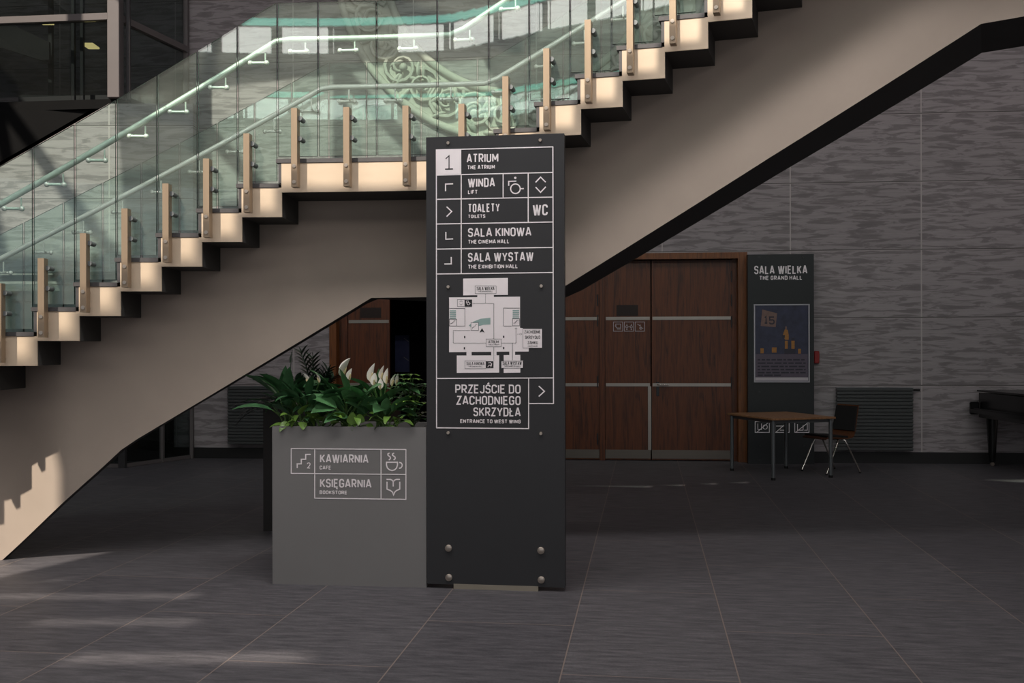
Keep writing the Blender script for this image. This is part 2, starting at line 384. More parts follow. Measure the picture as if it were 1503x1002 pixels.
GL = {
 'A':(.50,[(0,[(0,0),(.44,1),(.56,1),(1,0)]),(0,[(.16,.27),(.84,.27)])]),
 'B':(.42,[(1,[(0,0),(1,0,r_),(1,.53,r_),(0,.53)]),(0,[(0,.53),(0,1),(.93,1,r_),(.93,.53,r_),(.5,.53)])]),
 'C':(.42,[(0,[(1,.74),(1,1,r_),(0,1,r_),(0,0,r_),(1,0,r_),(1,.26)])]),
 'D':(.42,[(1,[(0,0),(1,0,r_),(1,1,r_),(0,1)])]),
 'E':(.38,[(0,[(1,1),(0,1),(0,0),(1,0)]),(0,[(0,.52),(.86,.52)])]),
 'F':(.36,[(0,[(1,1),(0,1),(0,0)]),(0,[(0,.5),(.86,.5)])]),
 'G':(.42,[(0,[(1,.74),(1,1,r_),(0,1,r_),(0,0,r_),(1,0,r_),(1,.46),(.5,.46)])]),
 'H':(.42,[(0,[(0,0),(0,1)]),(0,[(1,0),(1,1)]),(0,[(0,.52),(1,.52)])]),
 'I':(0,[(0,[(0,0),(0,1)])]),
 'J':(.34,[(0,[(1,1),(1,0,r_),(0,0,r_),(0,.2)])]),
 'K':(.44,[(0,[(0,0),(0,1)]),(0,[(1,1),(0,.36)]),(0,[(.36,.56),(1,0)])]),
 'L':(.36,[(0,[(0,1),(0,0),(1,0)])]),
 'M':(.60,[(0,[(0,0),(0,1)]),(0,[(1,0),(1,1)]),(0,[(.02,.98),(.46,.3),(.54,.3),(.98,.98)])]),
 'N':(.46,[(0,[(0,0),(0,1)]),(0,[(1,0),(1,1)]),(0,[(.03,.97),(.97,.03)])]),
 'O':(.42,[(1,[(0,0,r_),(1,0,r_),(1,1,r_),(0,1,r_)])]),
 'P':(.42,[(0,[(0,0),(0,1),(1,1,r_),(1,.43,r_),(0,.43)])]),
 'R':(.42,[(0,[(0,0),(0,1),(1,1,r_),(1,.46,r_),(0,.46)]),(0,[(.45,.46),(1,0)])]),
 'S':(.40,[(0,[(1,.78),(1,1,r_),(0,1,r_),(0,.52,r_),(1,.52,r_),(1,0,r_),(0,0,r_),(0,.22)])]),
 'T':(.44,[(0,[(0,1),(1,1)]),(0,[(.5,1),(.5,0)])]),
 'U':(.42,[(0,[(0,1),(0,0,r_),(1,0,r_),(1,1)])]),
 'W':(.72,[(0,[(0,1),(.22,0),(.29,0),(.48,.96),(.52,.96),(.71,0),(.78,0),(1,1)])]),
 'X':(.46,[(0,[(0,0),(1,1)]),(0,[(0,1),(1,0)])]),
 'Y':(.48,[(0,[(0,1),(.5,.43),(1,1)]),(0,[(.5,.43),(.5,0)])]),
 'Z':(.40,[(0,[(0,1),(1,1),(0,0),(1,0)])]),
 '1':(.26,[(0,[(0,.78),(.55,1),(.55,0)]),(0,[(-.1,0),(1.2,0)])]),
 '2':(.42,[(0,[(0,.74),(0,1,r_),(1,1,r_),(1,.58,.2),(0,0),(1,0)])]),
 '5':(.42,[(0,[(1,1),(0,1),(0,.56),(1,.6,r_),(1,0,r_),(0,0,r_),(0,.2)])]),
}
GL['Ł'] = (GL['L'][0], GL['L'][1] + [(0,[(-.35,.36),(.55,.66)])])
GL['Ę'] = (GL['E'][0], GL['E'][1] + [(0,[(.85,0),(.62,-.13,.08),(.7,-.24,.08),(1,-.22)])])
GL['Ś'] = (GL['S'][0], GL['S'][1] + [(0,[(.38,1.14),(.78,1.32)])])
def text_words(P, s, xl, yt, xr, yb, bold=.15, gap=.10, off=.002, space=.30):
    u0 = P.px(xl, yt)[0]; u1 = P.px(xr, yb)[0]
    z1 = P.px(xl, yt)[1]; z0 = P.px(xl, yb)[1]
    h = z1 - z0; sw = bold*h; tot = u1-u0
    n = len(s); fixed = 0; var = 0
    for i, ch in enumerate(s):
        if ch == ' ': fixed += space*h; continue
        var += GL[ch][0]*h; fixed += sw + (gap*h if i < n-1 else 0)
    k = (tot-fixed)/var if var else 1
    if k < .45:
        g2 = (tot-.45*var)/fixed; sw *= g2; gap *= g2; space *= g2; k = .45
    u = u0; out = [MB()]
    for ch in s:
        if ch == ' ': u += space*h; out.append(MB()); continue
        w, st = GL[ch]; w = w*h*k
        for closed, pth in st:
            q = [(u+sw/2+p[0]*w, z0+sw/2+p[1]*(h-sw)) + ((min(p[2]*h, w*.5),) if len(p) > 2 else ()) for p in pth]
            stroke(out[-1], P, fillet(q, closed), sw, bool(closed), off)
        u += w + sw + gap*h
    return out
def letters(P, parent, mat, s, xl, yt, xr, yb, bold=.15, name='lettering', **kw):
    for mb in text_words(P, s, xl, yt, xr, yb, bold, gap=.10 if bold < .18 else .13, **kw): mb.build(name, mat, parent)
def pl(mb, P, pts, wpx, closed=False, off=.002, mi=0):      # polyline of photo points on a plane
    q = [P.px(*p[:2]) for p in pts]
    k = (P.p.y)/F
    stroke(mb, P, q, wpx*k, closed, off, mi=mi)
def circle(c, r, n=20): return [(c[0]+r*math.cos(2*math.pi*i/n), c[1]+r*math.sin(2*math.pi*i/n)) for i in range(n)]

# ================================================================== SETTING
# floor
FR = -math.atan(.134)
fo = ground(1086, 1000)
fmb = MB(); fmb.box((0, 4, -.05), (60, 60, .1))
W = Matrix.Translation((fo.x, fo.y, 0)) @ Matrix.Rotation(FR, 4, 'Z')
flo = MB(); I3 = [(-30,-22,-.1),(30,-22,-.1),(30,22,-.1),(-30,22,-.1),(-30,-22,0),(30,-22,0),(30,22,0),(-30,22,0)]
flo.hexa([W @ Vector(p) for p in I3])
floor = flo.build_at('floor', 'floor', (fo.x, fo.y, 0), FR, kind='structure')

# back wall: Y = 14.0 - .085 X
WM = -.085; WY = 14.0
WP = Plane((0, WY, 0), (1, WM))
WR = WP.rz()
def wl(x, y): return WP.px(x, y)
RD = MB.box
wall_o = WP.pt(wl(1160, 300)[0], 1.060 - .924*2)       # texture joints meet here
DL, DR, DT = wl(484, 560)[0], wl(1097, 560)[0], wl(1000, 371)[1]
def slab(u0, u1, z0, z1, y0=0, y1=.3, P=WP):            # y: depth behind plane (negative = in front)
    mb = MB(); return slab_in(mb, u0, u1, z0, z1, y0, y1, P)
def slab_in(mb, u0, u1, z0, z1, y0, y1, P=WP, mi=0):
    mb.hexa([P.pt(u0,z0,-y0),P.pt(u1,z0,-y0),P.pt(u1,z0,-y1),P.pt(u0,z0,-y1),P.pt(u0,z1,-y0),P.pt(u1,z1,-y0),P.pt(u1,z1,-y1),P.pt(u0,z1,-y1)], mi); return mb
wb = MB()
slab_in(wb, -16, DL, 0, 11, 0, .4); slab_in(wb, DR, 16, 0, 11, 0, .4); slab_in(wb, DL, DR, DT, 11, 0, .4)
wb.build_at('wall_back', 'stone', wall_o, WR, kind='structure')
# dark hall behind the open door leaf
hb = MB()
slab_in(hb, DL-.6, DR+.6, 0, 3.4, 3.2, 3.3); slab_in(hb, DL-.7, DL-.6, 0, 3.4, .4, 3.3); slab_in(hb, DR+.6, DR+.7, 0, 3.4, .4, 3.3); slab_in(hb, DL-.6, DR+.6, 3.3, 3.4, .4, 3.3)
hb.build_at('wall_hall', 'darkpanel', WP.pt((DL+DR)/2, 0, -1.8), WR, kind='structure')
# baseboards
bz = .155
slab(DR, 16, 0, bz, -.012, -.0005).build('baseboard_right', 'skirting', kind='structure')
slab(-16, DL, 0, bz, -.012, -.0005).build('baseboard_left', 'skirting', kind='structure')
# other walls of the atrium (outside the frame)
wlm = MB(); wlm.box((-12.2, 3, 5.5), (.4, 24, 11)); wlm.build_at('wall_left', 'stone', (-12.2, 3, 0), math.pi/2, kind='structure')
wrm = MB(); wrm.box((11.2, 3, 5.5), (.4, 24, 11)); wrm.build_at('wall_right', 'stone', (11.2, 3, 0), math.pi/2, kind='structure')
wfm = MB(); wfm.box((0, -7.2, 8), (24, .4, 6)); wfm.build_at('wall_front', 'ceil', (0, -7.2, 5), 0, kind='structure')
# ================================================================== STAIRCASE
cx, cy, R0, t0, dt, LA, z0, rise, TW = -2.0163, -4.9389, 11.9154, -.1076, .0236, .1051, 1.4666, .1727, .0295
REC = .4253; WID = 1.56; TOPK = 16
def sp(th, s, z=0):
    return Vector((cx + R0*math.sin(th) + s*math.sin(th+TW), cy + R0*math.cos(th) + s*math.cos(th+TW), z))
def th_end(k): return t0 + dt*k + (LA if k >= 7 else 0)
def th_px(x, s=0):
    a, b = -.6, .9; tgt = (x-CX)/F
    for _ in range(50):
        m = (a+b)/2; p = sp(m, s)
        if p.x/p.y < tgt: a = m
        else: b = m
    return (a+b)/2
def zk(k): return z0 + rise*k
TT = .234                                   # tread top above block bottom
th_l0 = th_end(6); th_l1 = th_end(7); th_u = th_end(TOPK-1)
def nose(th):                                # nosing line
    if th <= th_l0: v = zk(0)+TT + rise*((th-t0)/dt + 1)
    elif th <= th_l1: v = zk(7)+TT + max(0, 0)
    else: v = zk(8)+TT + rise*((th-th_l1)/dt)
    return v
def rail_z(th, h, hl):
    land = zk(7)+TT+hl; top = zk(TOPK)+TT+hl
    lo = zk(0)+TT + rise*((th-t0)/dt + 1) + h
    hi = zk(8)+TT + rise*((th-th_l1)/dt) + h
    return min(max(min(lo, land), hi), top)
# unseen slab added overhead to block the sun; its edge follows the stair
ez = 5.6
def up(p, h): return (p.x + SUN_DIR.x*(p.z-h), p.y + SUN_DIR.y*(p.z-h))
EDGE = [(-12, 1.1), (-7.2, 1.35), (-6.3, 1.72)]
NEARE = []                                   # stepped so the slab's shadow begins just below each step end
for k in range(0, 21):
    for th in (th_end(k-1)-.004, th_end(k)-.0045): NEARE.append(up(sp(th, 0, zk(k)+.06), ez))
EDGE = [(-12, 1.1), (-7.2, 1.35), (-6.3, 1.72)]
EDGE = [(-12, 1.1), (NEARE[0][0]-.12, 1.2), (NEARE[0][0]-.06, NEARE[0][1]-.30)] + NEARE + [(11, NEARE[-1][1]+.3)]
cm = MB(); zc = ez-.16
def cslab(x0, x1, y0, y1): cm.box(((x0+x1)/2, (y0+y1)/2, zc+.08), (x1-x0, y1-y0, .16))
cm.prism([(x, y, zc) for x, y in EDGE] + [(11, .98, zc), (-12, .98, zc)], (0,0,.16))
# slots left in the added slab to throw sun streaks on the floor
cslab(-12, -6.2, .72, .98); cslab(-4.6, 11, .72, .98); cslab(-12, 11, .38, .72); cslab(-12, -5.4, .12, .38); cslab(-4.4, 11, .12, .38); cslab(-12, 11, -.26, .12)
cslab(-12, -4.9, -.58, -.26); cslab(-3.6, 11, -.58, -.26); cslab(-12, 11, -7, -.58)
cm.build_at('ceiling', 'ceil', (0, -2, ez-.16), 0, kind='structure')
# unseen roof strips added to block the sun, open where it should fall
hz_ = 8.0
FARE = [up(sp(th_end(k), s_, zk(k)+TT+q_), hz_) for k, s_, q_ in ((-6,0,.25), (-3,0,.25), (0,0,.25), (1.5,.1,.35), (3,.4,.6), (6,WID,0), (7,WID,0), (10,WID,0), (13,WID,0), (16,WID,0), (20,WID,0))]
FARE = [(-12, FARE[0][1]-.3)] + [(x, y+(.08 if x < -.5 else -.32)) for x, y in FARE] + [(11, FARE[-1][1]+.5)]
OX = -1.5
ru = MB(); ru.prism([(x, y, hz_) for x, y in FARE] + [(11, 7.2, hz_), (-12, 7.2, hz_)], (0,0,.15))      # front strip
ru.prism([(-7.4, 7.2, hz_), (11, 7.2, hz_), (11, 9.9, hz_), (-6.3, 9.9, hz_)], (0,0,.15))
ru.prism([(-12, 7.2, hz_), (-10.2, 7.2, hz_), (-10.2, 9.9, hz_), (-12, 9.9, hz_)], (0,0,.15))
ru.box(((OX+11)/2, 12.2, hz_+.075), (11-OX, 4.6, .15)); ru.box(((OX-12)/2, 12.95, hz_+.075), (OX+12, 2.5, .15))
ru.build_at('sun_block_roof', 'ceil', (0, 9, hz_), 0, kind='structure')
tr = MB()  # unseen rods added to cast diagonal shadows on wall, parapet and glass
for x0, dx in ((-9.6, .9), (-8.0, -.8), (-7.1, .9), (-5.5, -.8), (-4.5, .9), (-2.9, -.8)):
    tr.cyl((x0, 9.85, hz_+.1), (x0+dx, 11.75, hz_+.1), .10, n=8)
for x0, x1 in ((-10.0, -9.2), (-9.0, -8.2), (-7.5, -8.3)): tr.cyl((x0, 7.1, hz_+.1), (x1, 10.0, hz_+.1), .09, n=8)
for (xa, ya), (xb, yb), q0, q1 in ((NEARE[0], NEARE[6], .9, .5), (NEARE[8], NEARE[12], .5, 1.3), (NEARE[4], NEARE[10], 1.2, .5), (NEARE[14], NEARE[15], 1.4, .6), (NEARE[16], NEARE[22], .5, 1.4)):
    tr.cyl((xa+.5, ya+q0, ez+.3), (xb+.5, yb+q1, ez+.3), .045, n=8)
tr.build_at('shadow_rods', 'darksteel', (-6, 10.8, hz_+.1), 0, kind='structure')

stair = thing('staircase', sp(-.12, .7), 0, label='curved staircase with cream stepped ends, glass balustrades and greige plastered beam', category='staircase')
# beam
bt = []                                      # (theta, z bottom)
def beam_s(th):
    e = max(0, min(1, (-.10-th)/.05)); return REC + .20*e*e*(3-2*e)
def beam_pt(x, y):
    a, b = -.6, .9; tgt = pix(x, y)[0]
    for _ in range(50):
        m = (a+b)/2; p = sp(m, beam_s(m))
        if p.x/p.y < tgt: a = m
        else: b = m
    p = sp(a, beam_s(a)); return a, EYE - pix(x, y)[1]*p.y
prof = [beam_pt(3, 822), beam_pt(150, 686), beam_pt(178, 660), beam_pt(200, 645), beam_pt(230, 627), beam_pt(545, 437), beam_pt(800, 433), beam_pt(832, 418), beam_pt(1130, 231), beam_pt(1440, 35), beam_pt(1503, 24)]
prof[0] = (prof[0][0], 0.0)
prof.append((.75, prof[-1][1] + .0))
def zbot(th):
    if th <= prof[0][0]: return 0.0
    for (a, za), (b, zb) in zip(prof, prof[1:]):
        if th <= b: return za + (zb-za)*(th-a)/(b-a)
    return prof[-1][1]
def ztop(th):
    if th <= th_l0: v = zk(0) + rise*((th-t0)/dt + 1) + .02
    elif th <= th_l1: v = zk(7) + .02
    else: v = zk(8) + rise*((th-th_l1)/dt) + .02
    return max(min(v if th > th_l1 else min(v, zk(7)+.02), zk(TOPK)+.02), .02)
ths = sorted(set([prof[0][0] + i*(.72-prof[0][0])/150 for i in range(151)] + [p[0] for p in prof[:-1]] + [th_l0, th_l1, th_u] + [-.30+i*.012 for i in range(12) if -.30+i*.012 < prof[0][0]-.003]))
bm_ = MB(); vs = []; BW = 1.12; BT = prof[5][0]-.004
for t in ths:
    s0 = beam_s(t); e_ = max(0, min(1, (t-BT)/.03)); bw = s0+.12 + (BW-s0-.12)*e_; zt = max(ztop(t), zbot(t)+.02)
    vs += [sp(t, s0, zbot(t)), sp(t, s0, zt), sp(t, bw, zt), sp(t, bw, zbot(t))]
fs = []; mi = []
for i in range(len(ths)-1):
    a = 4*i; b = a+4
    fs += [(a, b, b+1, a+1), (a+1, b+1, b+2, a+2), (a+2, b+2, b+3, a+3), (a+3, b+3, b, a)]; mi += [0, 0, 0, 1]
n0 = len(vs)-4
bm_.v = vs; bm_.f = fs + [(0,1,2,3), (n0, n0+3, n0+2, n0+1)]; bm_.mi = mi + [0, 0]
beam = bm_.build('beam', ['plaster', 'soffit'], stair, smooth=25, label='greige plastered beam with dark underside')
# steps
def arcbox(mb, ta, tb, s0, s1, za, zb, mi=0, n=1):
    for i in range(n):
        a = ta+(tb-ta)*i/n; b = ta+(tb-ta)*(i+1)/n
        mb.hexa([sp(a,s0,za), sp(b,s0,za), sp(b,s1,za), sp(a,s1,za), sp(a,s0,zb), sp(b,s0,zb), sp(b,s1,zb), sp(a,s1,zb)], mi)
    return mb
m2t = 1/R0
KS = list(range(-9, TOPK+1))
for k in KS:
    tb = th_end(k) if k < TOPK else th_end(TOPK)+.22
    ta = th_end(k-1); z = zk(k); zb = max(z, 0.002); n = 8 if k in (7, TOPK) else 1
    st = arcbox(MB(), ta, tb, .012, WID, zb, z+.195, n=n).build('step', 'soffit', stair)
    arcbox(MB(), ta-.001*m2t, tb+.002*m2t, 0, .012, zb, z+.205, n=n).build('end_panel', 'cream', st, label='cream metal end panel')
    arcbox(MB(), ta-.038*m2t, tb-.02*m2t, -.006, WID, z+.206, z+TT, n=n).build('tread', 'tread', st)
    if k > -9:
        arcbox(MB(), ta-.022*m2t, ta-.0015*m2t, .001, WID, z+.206-rise+.03, z+.206, n=1).build('riser', 'tread', st)
# posts and their clamps
def post(th, k):
    z = zk(k); a = th-.021*m2t; b = th+.021*m2t; s1 = -.035; s0 = -.105
    p = MB(); arcbox(p, a, b, s0, s1, z+.022, z+.565); po = p.build('post', 'post', stair, label='brushed metal balustrade post')
    for zz in (z+.055, z+.165):
        bo = MB(); bo.cyl(sp(th, s0-.006, zz), sp(th, .01, zz), .013, n=12); bo.build('bolt', 'bolt', po, smooth=40)
    for zz in (z+.36, z+.50):
        cl = MB(); cl.cyl(sp(th+.03*m2t, s0+.03, zz), sp(th+.03*m2t, .018, zz), .017, n=12); cl.build('glass_clamp', 'greymetal', po, smooth=40)
frac = .235
for k in KS:
    if k < -3 or k in (7, TOPK): continue
    post(th_end(k-1) + dt*frac + (0 if k != 8 else 0), k)
for x in (432.5, 509, 596, 678): post(th_px(x, -.1), 7)
for i in range(3): post(th_end(TOPK-1) + dt*frac + i*.036, TOPK)
# balustrade glass: pane edges
GE = [th_end(k)-.035*m2t for k in range(-5, 7)] + [th_px(x, .03) for x in (468, 554, 643)] + [th_end(k)-.075*m2t for k in range(7, TOPK)] + [th_end(TOPK-1)+.036*i for i in (1, 2, 3, 4, 5)]
def tread_top(th):
    for k in KS:
        if th < th_end(k)-.03*m2t or k == TOPK: return zk(k)+TT
def pane(ta, tb, s, h, hl, name):
    g = .006*m2t; a = ta+g; b = tb-g; w = .016
    zb = max(tread_top((a*.7+b*.3)), tread_top(a+.002)) + .022
    ts = [a]
    for q in (th_px(405, s), th_px(672, s)):
        pass
    n = 4; ts = [a+(b-a)*i/n for i in range(n+1)]
    mb = MB(); vs = []
    for t in ts:
        zt = rail_z(t, h, hl)
        vs += [sp(t, s, zb), sp(t, s+w, zb), sp(t, s+w, zt), sp(t, s, zt)]
    fs = []; mi = []
    for i in range(n):
        p = 4*i; q = p+4
        fs += [(p, q, q+3, p+3), (p+1, p+2, q+2, q+1), (p, p+1, q+1, q), (p+3, q+3, q+2, p+2)]; mi += [0, 0, 1, 1]
    fs += [(0, 3, 2, 1), (4*n, 4*n+1, 4*n+2, 4*n+3)]; mi += [1, 1]
    mb.v = [Vector(v) for v in vs]; mb.f = fs; mb.mi = mi
    return mb.build(name, ['glass', 'glassedge'], stair)
for a, b in zip(GE, GE[1:]):
    pane(a, b, .022, 1.13, 1.10, 'glass_panel')
    pane(a, b, WID-.06, 1.13, 1.10, 'glass_panel')
# handrails with brackets
def handrail(s, sg):
    pts = []; t = -.26
    while t <= .66: pts.append(sp(t, s, rail_z(t, .90, .87))); t += .008
    hr = MB().tube(pts, .0215, 12).build('handrail', 'rail', stair, smooth=60)
    for a, b in zip(GE, GE[1:]):
        t = (a+b)/2; z = rail_z(t, .90, .87)
        if t < -.25 or t > .62: continue
        mb = MB(); d = .058*m2t; q = sg
        mb.cyl(sp(t+d*.5, s, z-.018), sp(t+d*.5, s, z-.105), .006, n=8)
        mb.cyl(sp(t+d*.5, s, z-.10), sp(t+d*.5, sg, z-.10), .007, n=8)
        mb.cyl(sp(t-d, sg, z-.105), sp(t+d, sg, z-.105), .011, n=10)
        for e in (-1, 1):
            mb.ball(sp(t+e*d, sg, z-.105), .019, 10, 6)
        mb.build('rail_bracket', 'rail', hr, smooth=60)
handrail(.115, .05); handrail(WID-.15, WID-.085)

# ================================================================== WAYFINDING TOTEM
sgp = ground(727, 865.5)
SP = Plane((sgp.x, sgp.y, 0), (1, -.131))
sgn = thing('wayfinding_totem', SP.pt(0, 0, -.05), SP.rz(), label='tall anthracite direction board with floor map and white lettering beside grey planter', category='sign')
ul, ur = SP.px(626, 500)[0], SP.px(828.7, 500)[0]; zt = SP.px(727, 198.5)[1]
slab(ul, ur, .028, zt, 0, .075, SP).build('panel', 'sign', sgn)
pu0, pu1 = SP.px(666, 863)[0], SP.px(790, 865)[0]
slab(pu0, pu1, 0, .032, -.004, .08, SP).build('plinth', 'plinth', sgn, label='pale metal plinth strip at the foot')
for x, y, r in ((658,210,.011),(793,206,.011),(658,421,.011),(794.5,420,.011),(658,635,.011),(794,636,.011),(658.5,804,.023),(794,807.5,.023),(659,847,.023),(794.5,850.5,.023)):
    u, z = SP.px(x, y); b = MB()
    b.cyl(SP.pt(u, z, 0), SP.pt(u, z, .010), r, r, 20); b.cyl(SP.pt(u, z, .010), SP.pt(u, z, .013), r, r*.8, 20)
    b.build('bolt', 'bolt', sgn, smooth=40, label='round metal fixing')
g = MB(); lw = 1.5
def row(xa, ya, xb, yb): pl(g, SP, [(xa, ya), (xb, yb)], lw)
row(640.5,220,811.5,215.5); row(640.5,257,811.5,253); row(640.5,292.5,811.5,289.2); row(640.5,328.7,811.5,325.7); row(640.5,365.5,811.5,363); row(640.5,402,811.5,399.8)
row(640.5,555.2,812,554.4); row(640.5,627.6,776,628.8); row(776,592,812.5,592)
row(640.5,219.3,640.9,628); row(811.5,215,812.4,592.5); row(677,256,677,401.5); row(738.5,254.5,738.5,290.6); row(775.3,253.7,775.3,326.4); row(776,554.6,776,629.3)
g.build('frame_lines', 'white', sgn)
w = MB(); fill(w, SP, [SP.px(*p) for p in ((640.5,220),(677,219),(677,256),(640.5,257))]); w.build('number_tile', 'white', sgn, label='white square with thin black number 1')
letters(SP, sgn, 'ink', '1', 653.5, 228, 664, 249, .075, off=.0032)
BG = .15; SM = .19
for s, xl, yt, xr, yb, bo in (
  ('ATRIUM',685,226,731.5,239,BG),('THE ATRIUM',686,242.6,726.5,248.8,SM),('WINDA',687,261.7,726.5,275,BG),('LIFT',687,279,701,284.8,SM),
  ('TOALETY',687,299.2,733.5,311.7,BG),('TOILETS',687,315,712.3,320.2,SM),('WC',782,300,804,316.3,BG),('SALA KINOWA',687,334.8,780,347.8,BG),
  ('THE CINEMA HALL',687,352,747.6,357.9,SM),('SALA WYSTAW',687,371,783,384.2,BG),('THE EXHIBITION HALL',687,388.5,760,394.4,SM),
  ('PRZEJŚCIE DO',668.2,564,764.3,577.1,BG),('ZACHODNIEGO',670,580.6,764.3,593.8,BG),('SKRZYDŁA',694.8,597.5,764.3,610.6,BG),('ENTRANCE TO WEST WING',675.6,615,764.3,620.6,SM)):
    letters(SP, sgn, 'white', s, xl, yt, xr, yb, bo)
def c1(x, y): return (620+x/4.5545, 190+y/4.5545)
def pic(P, parent, name, strokes, wpx, conv, mat='white', dots=(), off=.002):
    q = MB()
    for st in strokes:
        cl = st[0] == 'c'; pts = st[1:] if cl else st
        pl(q, P, [conv(*p) for p in pts], wpx, cl, off)
    for x, y, r in dots: fill(q, P, [P.px(*conv(*p)) for p in circle((x, y), r, 12)], off)
    return q.build(name, mat, parent)
pic(SP, sgn, 'arrow', [[(155,412),(155,365),(205,363)]], 1.7, c1)
pic(SP, sgn, 'arrow', [[(162,516),(196,548),(162,582)]], 1.7, c1)
pic(SP, sgn, 'arrow', [[(157,685),(157,733),(205,731)]], 1.7, c1)
pic(SP, sgn, 'arrow', [[(193,852),(193,898),(147,899)]], 1.7, c1)
pic(SP, sgn, 'arrow', [[(757,353),(790,318),(824,352)],[(757,385),(790,420),(825,383)]], 1.7, c1)
pic(SP, sgn, 'pictogram', [['c']+circle((622,396),32,24),[(577,376),(577,347),(628,345)],[(654,396),(678,395)]], 1.7, c1, dots=[(621,323,8)])
c2 = lambda x, y: (620+x/4.009, 390+y/4.009)
pic(SP, sgn, 'arrow', [[(685,707),(718,738),(685,768)]], 1.7, c2)
# floor map
c3 = lambda x, y: (650+x/6.68, 400+y/6.68)
mp_ = MB()
for poly in ([(200,58),(638,52),(638,218),(500,219),(500,238),(757,235),(757,540),(785,545),(785,738),(842,738),(842,773),(708,774),(708,808),(652,808),(652,774),(527,775),(527,810),(475,810),(475,776),(282,777),(282,812),(232,812),(232,778),(62,780),(62,243),(338,240),(338,221),(200,223)],
             [(137,812),(553,810),(553,980),(137,982)], [(597,808),(760,806),(760,862),(788,861),(788,935),(760,936),(760,980),(597,982),(597,937),(572,938),(572,866),(597,865)], [(785,548),(975,548),(975,738),(785,740)]):
    fill(mp_, SP, [SP.px(*c3(*p)) for p in poly])
fm = mp_.build('floor_map', 'white', sgn, label='white floor plan of the building')
def mapfill(polys, mat, name, off=.0034):
    q = MB()
    for p in polys:
        if name == 'map_symbol': q = MB()
        fill(q, SP, [SP.px(*c3(*a)) for a in p], off)
        if name == 'map_symbol': q.build(name, mat, fm)
    if name != 'map_symbol': q.build(name, mat, fm)
rect = lambda a, b, c, d: [(a,b),(c,b),(c,d),(a,d)]
mapfill([rect(68,368+i*18,130,379+i*18) for i in range(5)], 'mapteal', 'map_stairs'); mapfill([rect(685,366+i*18,748,377+i*18) for i in range(5)], 'mapteal', 'map_stairs')
mapfill([[(255,518),(300,480),(370,452),(467,442),(467,508)], [(255,518),(467,508),(400,511),(350,524),(300,552)]], 'mapteal', 'map_stairs', .0027)
mapfill([rect(277,490,350,565)], 'white', 'map_icon_box', .0031)
mapfill([rect(423,868,497,935), rect(215,264,287,333), [(385,543),(410,588),(385,576),(360,588)], rect(209,620,221,642), rect(591,618,603,640), rect(206,730,218,752), rect(591,728,603,750)], 'ink', 'map_symbol')
q = MB()
def ml(pts, wpx=.45, cl=False): pl(q, SP, [c3(*p) for p in pts], wpx, cl, .0034)
for rc in ((317,130,523,205),(425,650,573,725),(217,865,423,940),(143,264,215,331),(786,549,974,738),(573,866,787,935)): ml(rect(*rc), .4, True)
for rc in ((65,455,137,522),(683,450,752,520),(277,490,350,565)):
    ml(rect(*rc), .5, True); a, b, c, d = rc; ww = c-a; hh = d-b
    ml([(a+.2*ww,b+.8*hh),(a+.2*ww,b+.62*hh),(a+.4*ww,b+.62*hh),(a+.4*ww,b+.44*hh),(a+.6*ww,b+.44*hh),(a+.6*ww,b+.26*hh),(a+.82*ww,b+.26*hh)], .5)
ml([(62,350),(217,350),(217,523),(140,523)], .55); ml([(754,347),(597,347),(597,523),(672,523)], .55)
ml([(165,288),(179,275),(193,288)], .4); ml([(165,305),(179,318),(193,305)], .4)
ml([(706,553),(718,541),(730,553)], .5); ml([(762,592),(773,602),(762,612)], .5)
def dots(pts):
    for a, b in zip(pts, pts[1:]):
        L = math.hypot(b[0]-a[0], b[1]-a[1]); n = max(1, int(L/13))
        for i in range(n):
            x = a[0]+(b[0]-a[0])*(i+.5)/n; y = a[1]+(b[1]-a[1])*(i+.5)/n
            fill(q, SP, [SP.px(*c3(x+dx, y+dy)) for dx, dy in ((-3,-3),(3,-3),(3,3),(-3,3))], .0034)
dots([(418,210),(418,300)]); dots([(290,302),(500,302),(500,648)]); dots([(500,728),(500,862)]); dots([(265,565),(103,565),(103,690),(423,690)]); dots([(575,690),(718,690),(718,555)]); dots([(683,690),(683,860)]); dots([(728,602),(760,602)])
q.build('map_lines', 'ink', fm)
for s, a, b, c, d in (('SALA WIELKA',333,140,506,172),('THE GRAND HALL',345,180,490,190),('ATRIUM',447,664,548,692),('THE ATRIUM',445,700,552,710),('SALA KINOWA',233,876,408,905),('THE CINEMA HALL',250,914,390,924),('SALA WYSTAW',588,872,772,903),('THE EXHIBITION HALL',598,911,765,921),('ZACHODNIE',800,566,958,596),('SKRZYDŁO',806,618,955,648),('ZAMKU',832,670,932,700),('WEST WING',832,714,928,724)):
    p0 = c3(a, b); p1 = c3(c, d); letters(SP, fm, 'ink', s, p0[0], p0[1], p1[0], p1[1], .12, 'map_lettering', off=.0034)
q = MB()
pl(q, SP, [c3(*p) for p in [(440,925),(455,905),(468,912),(482,890)]], .8, off=.0046); pl(q, SP, [c3(*p) for p in [(445,885),(470,880),(480,905),(470,925)]], .8, off=.0046)
pl(q, SP, [c3(*p) for p in circle((252,303),13,12)], .7, True, .0046); pl(q, SP, [c3(*p) for p in [(232,300),(232,278),(250,276),(252,290),(272,303)]], .7, off=.0046)
q.build('map_symbol_lines', 'white', fm)

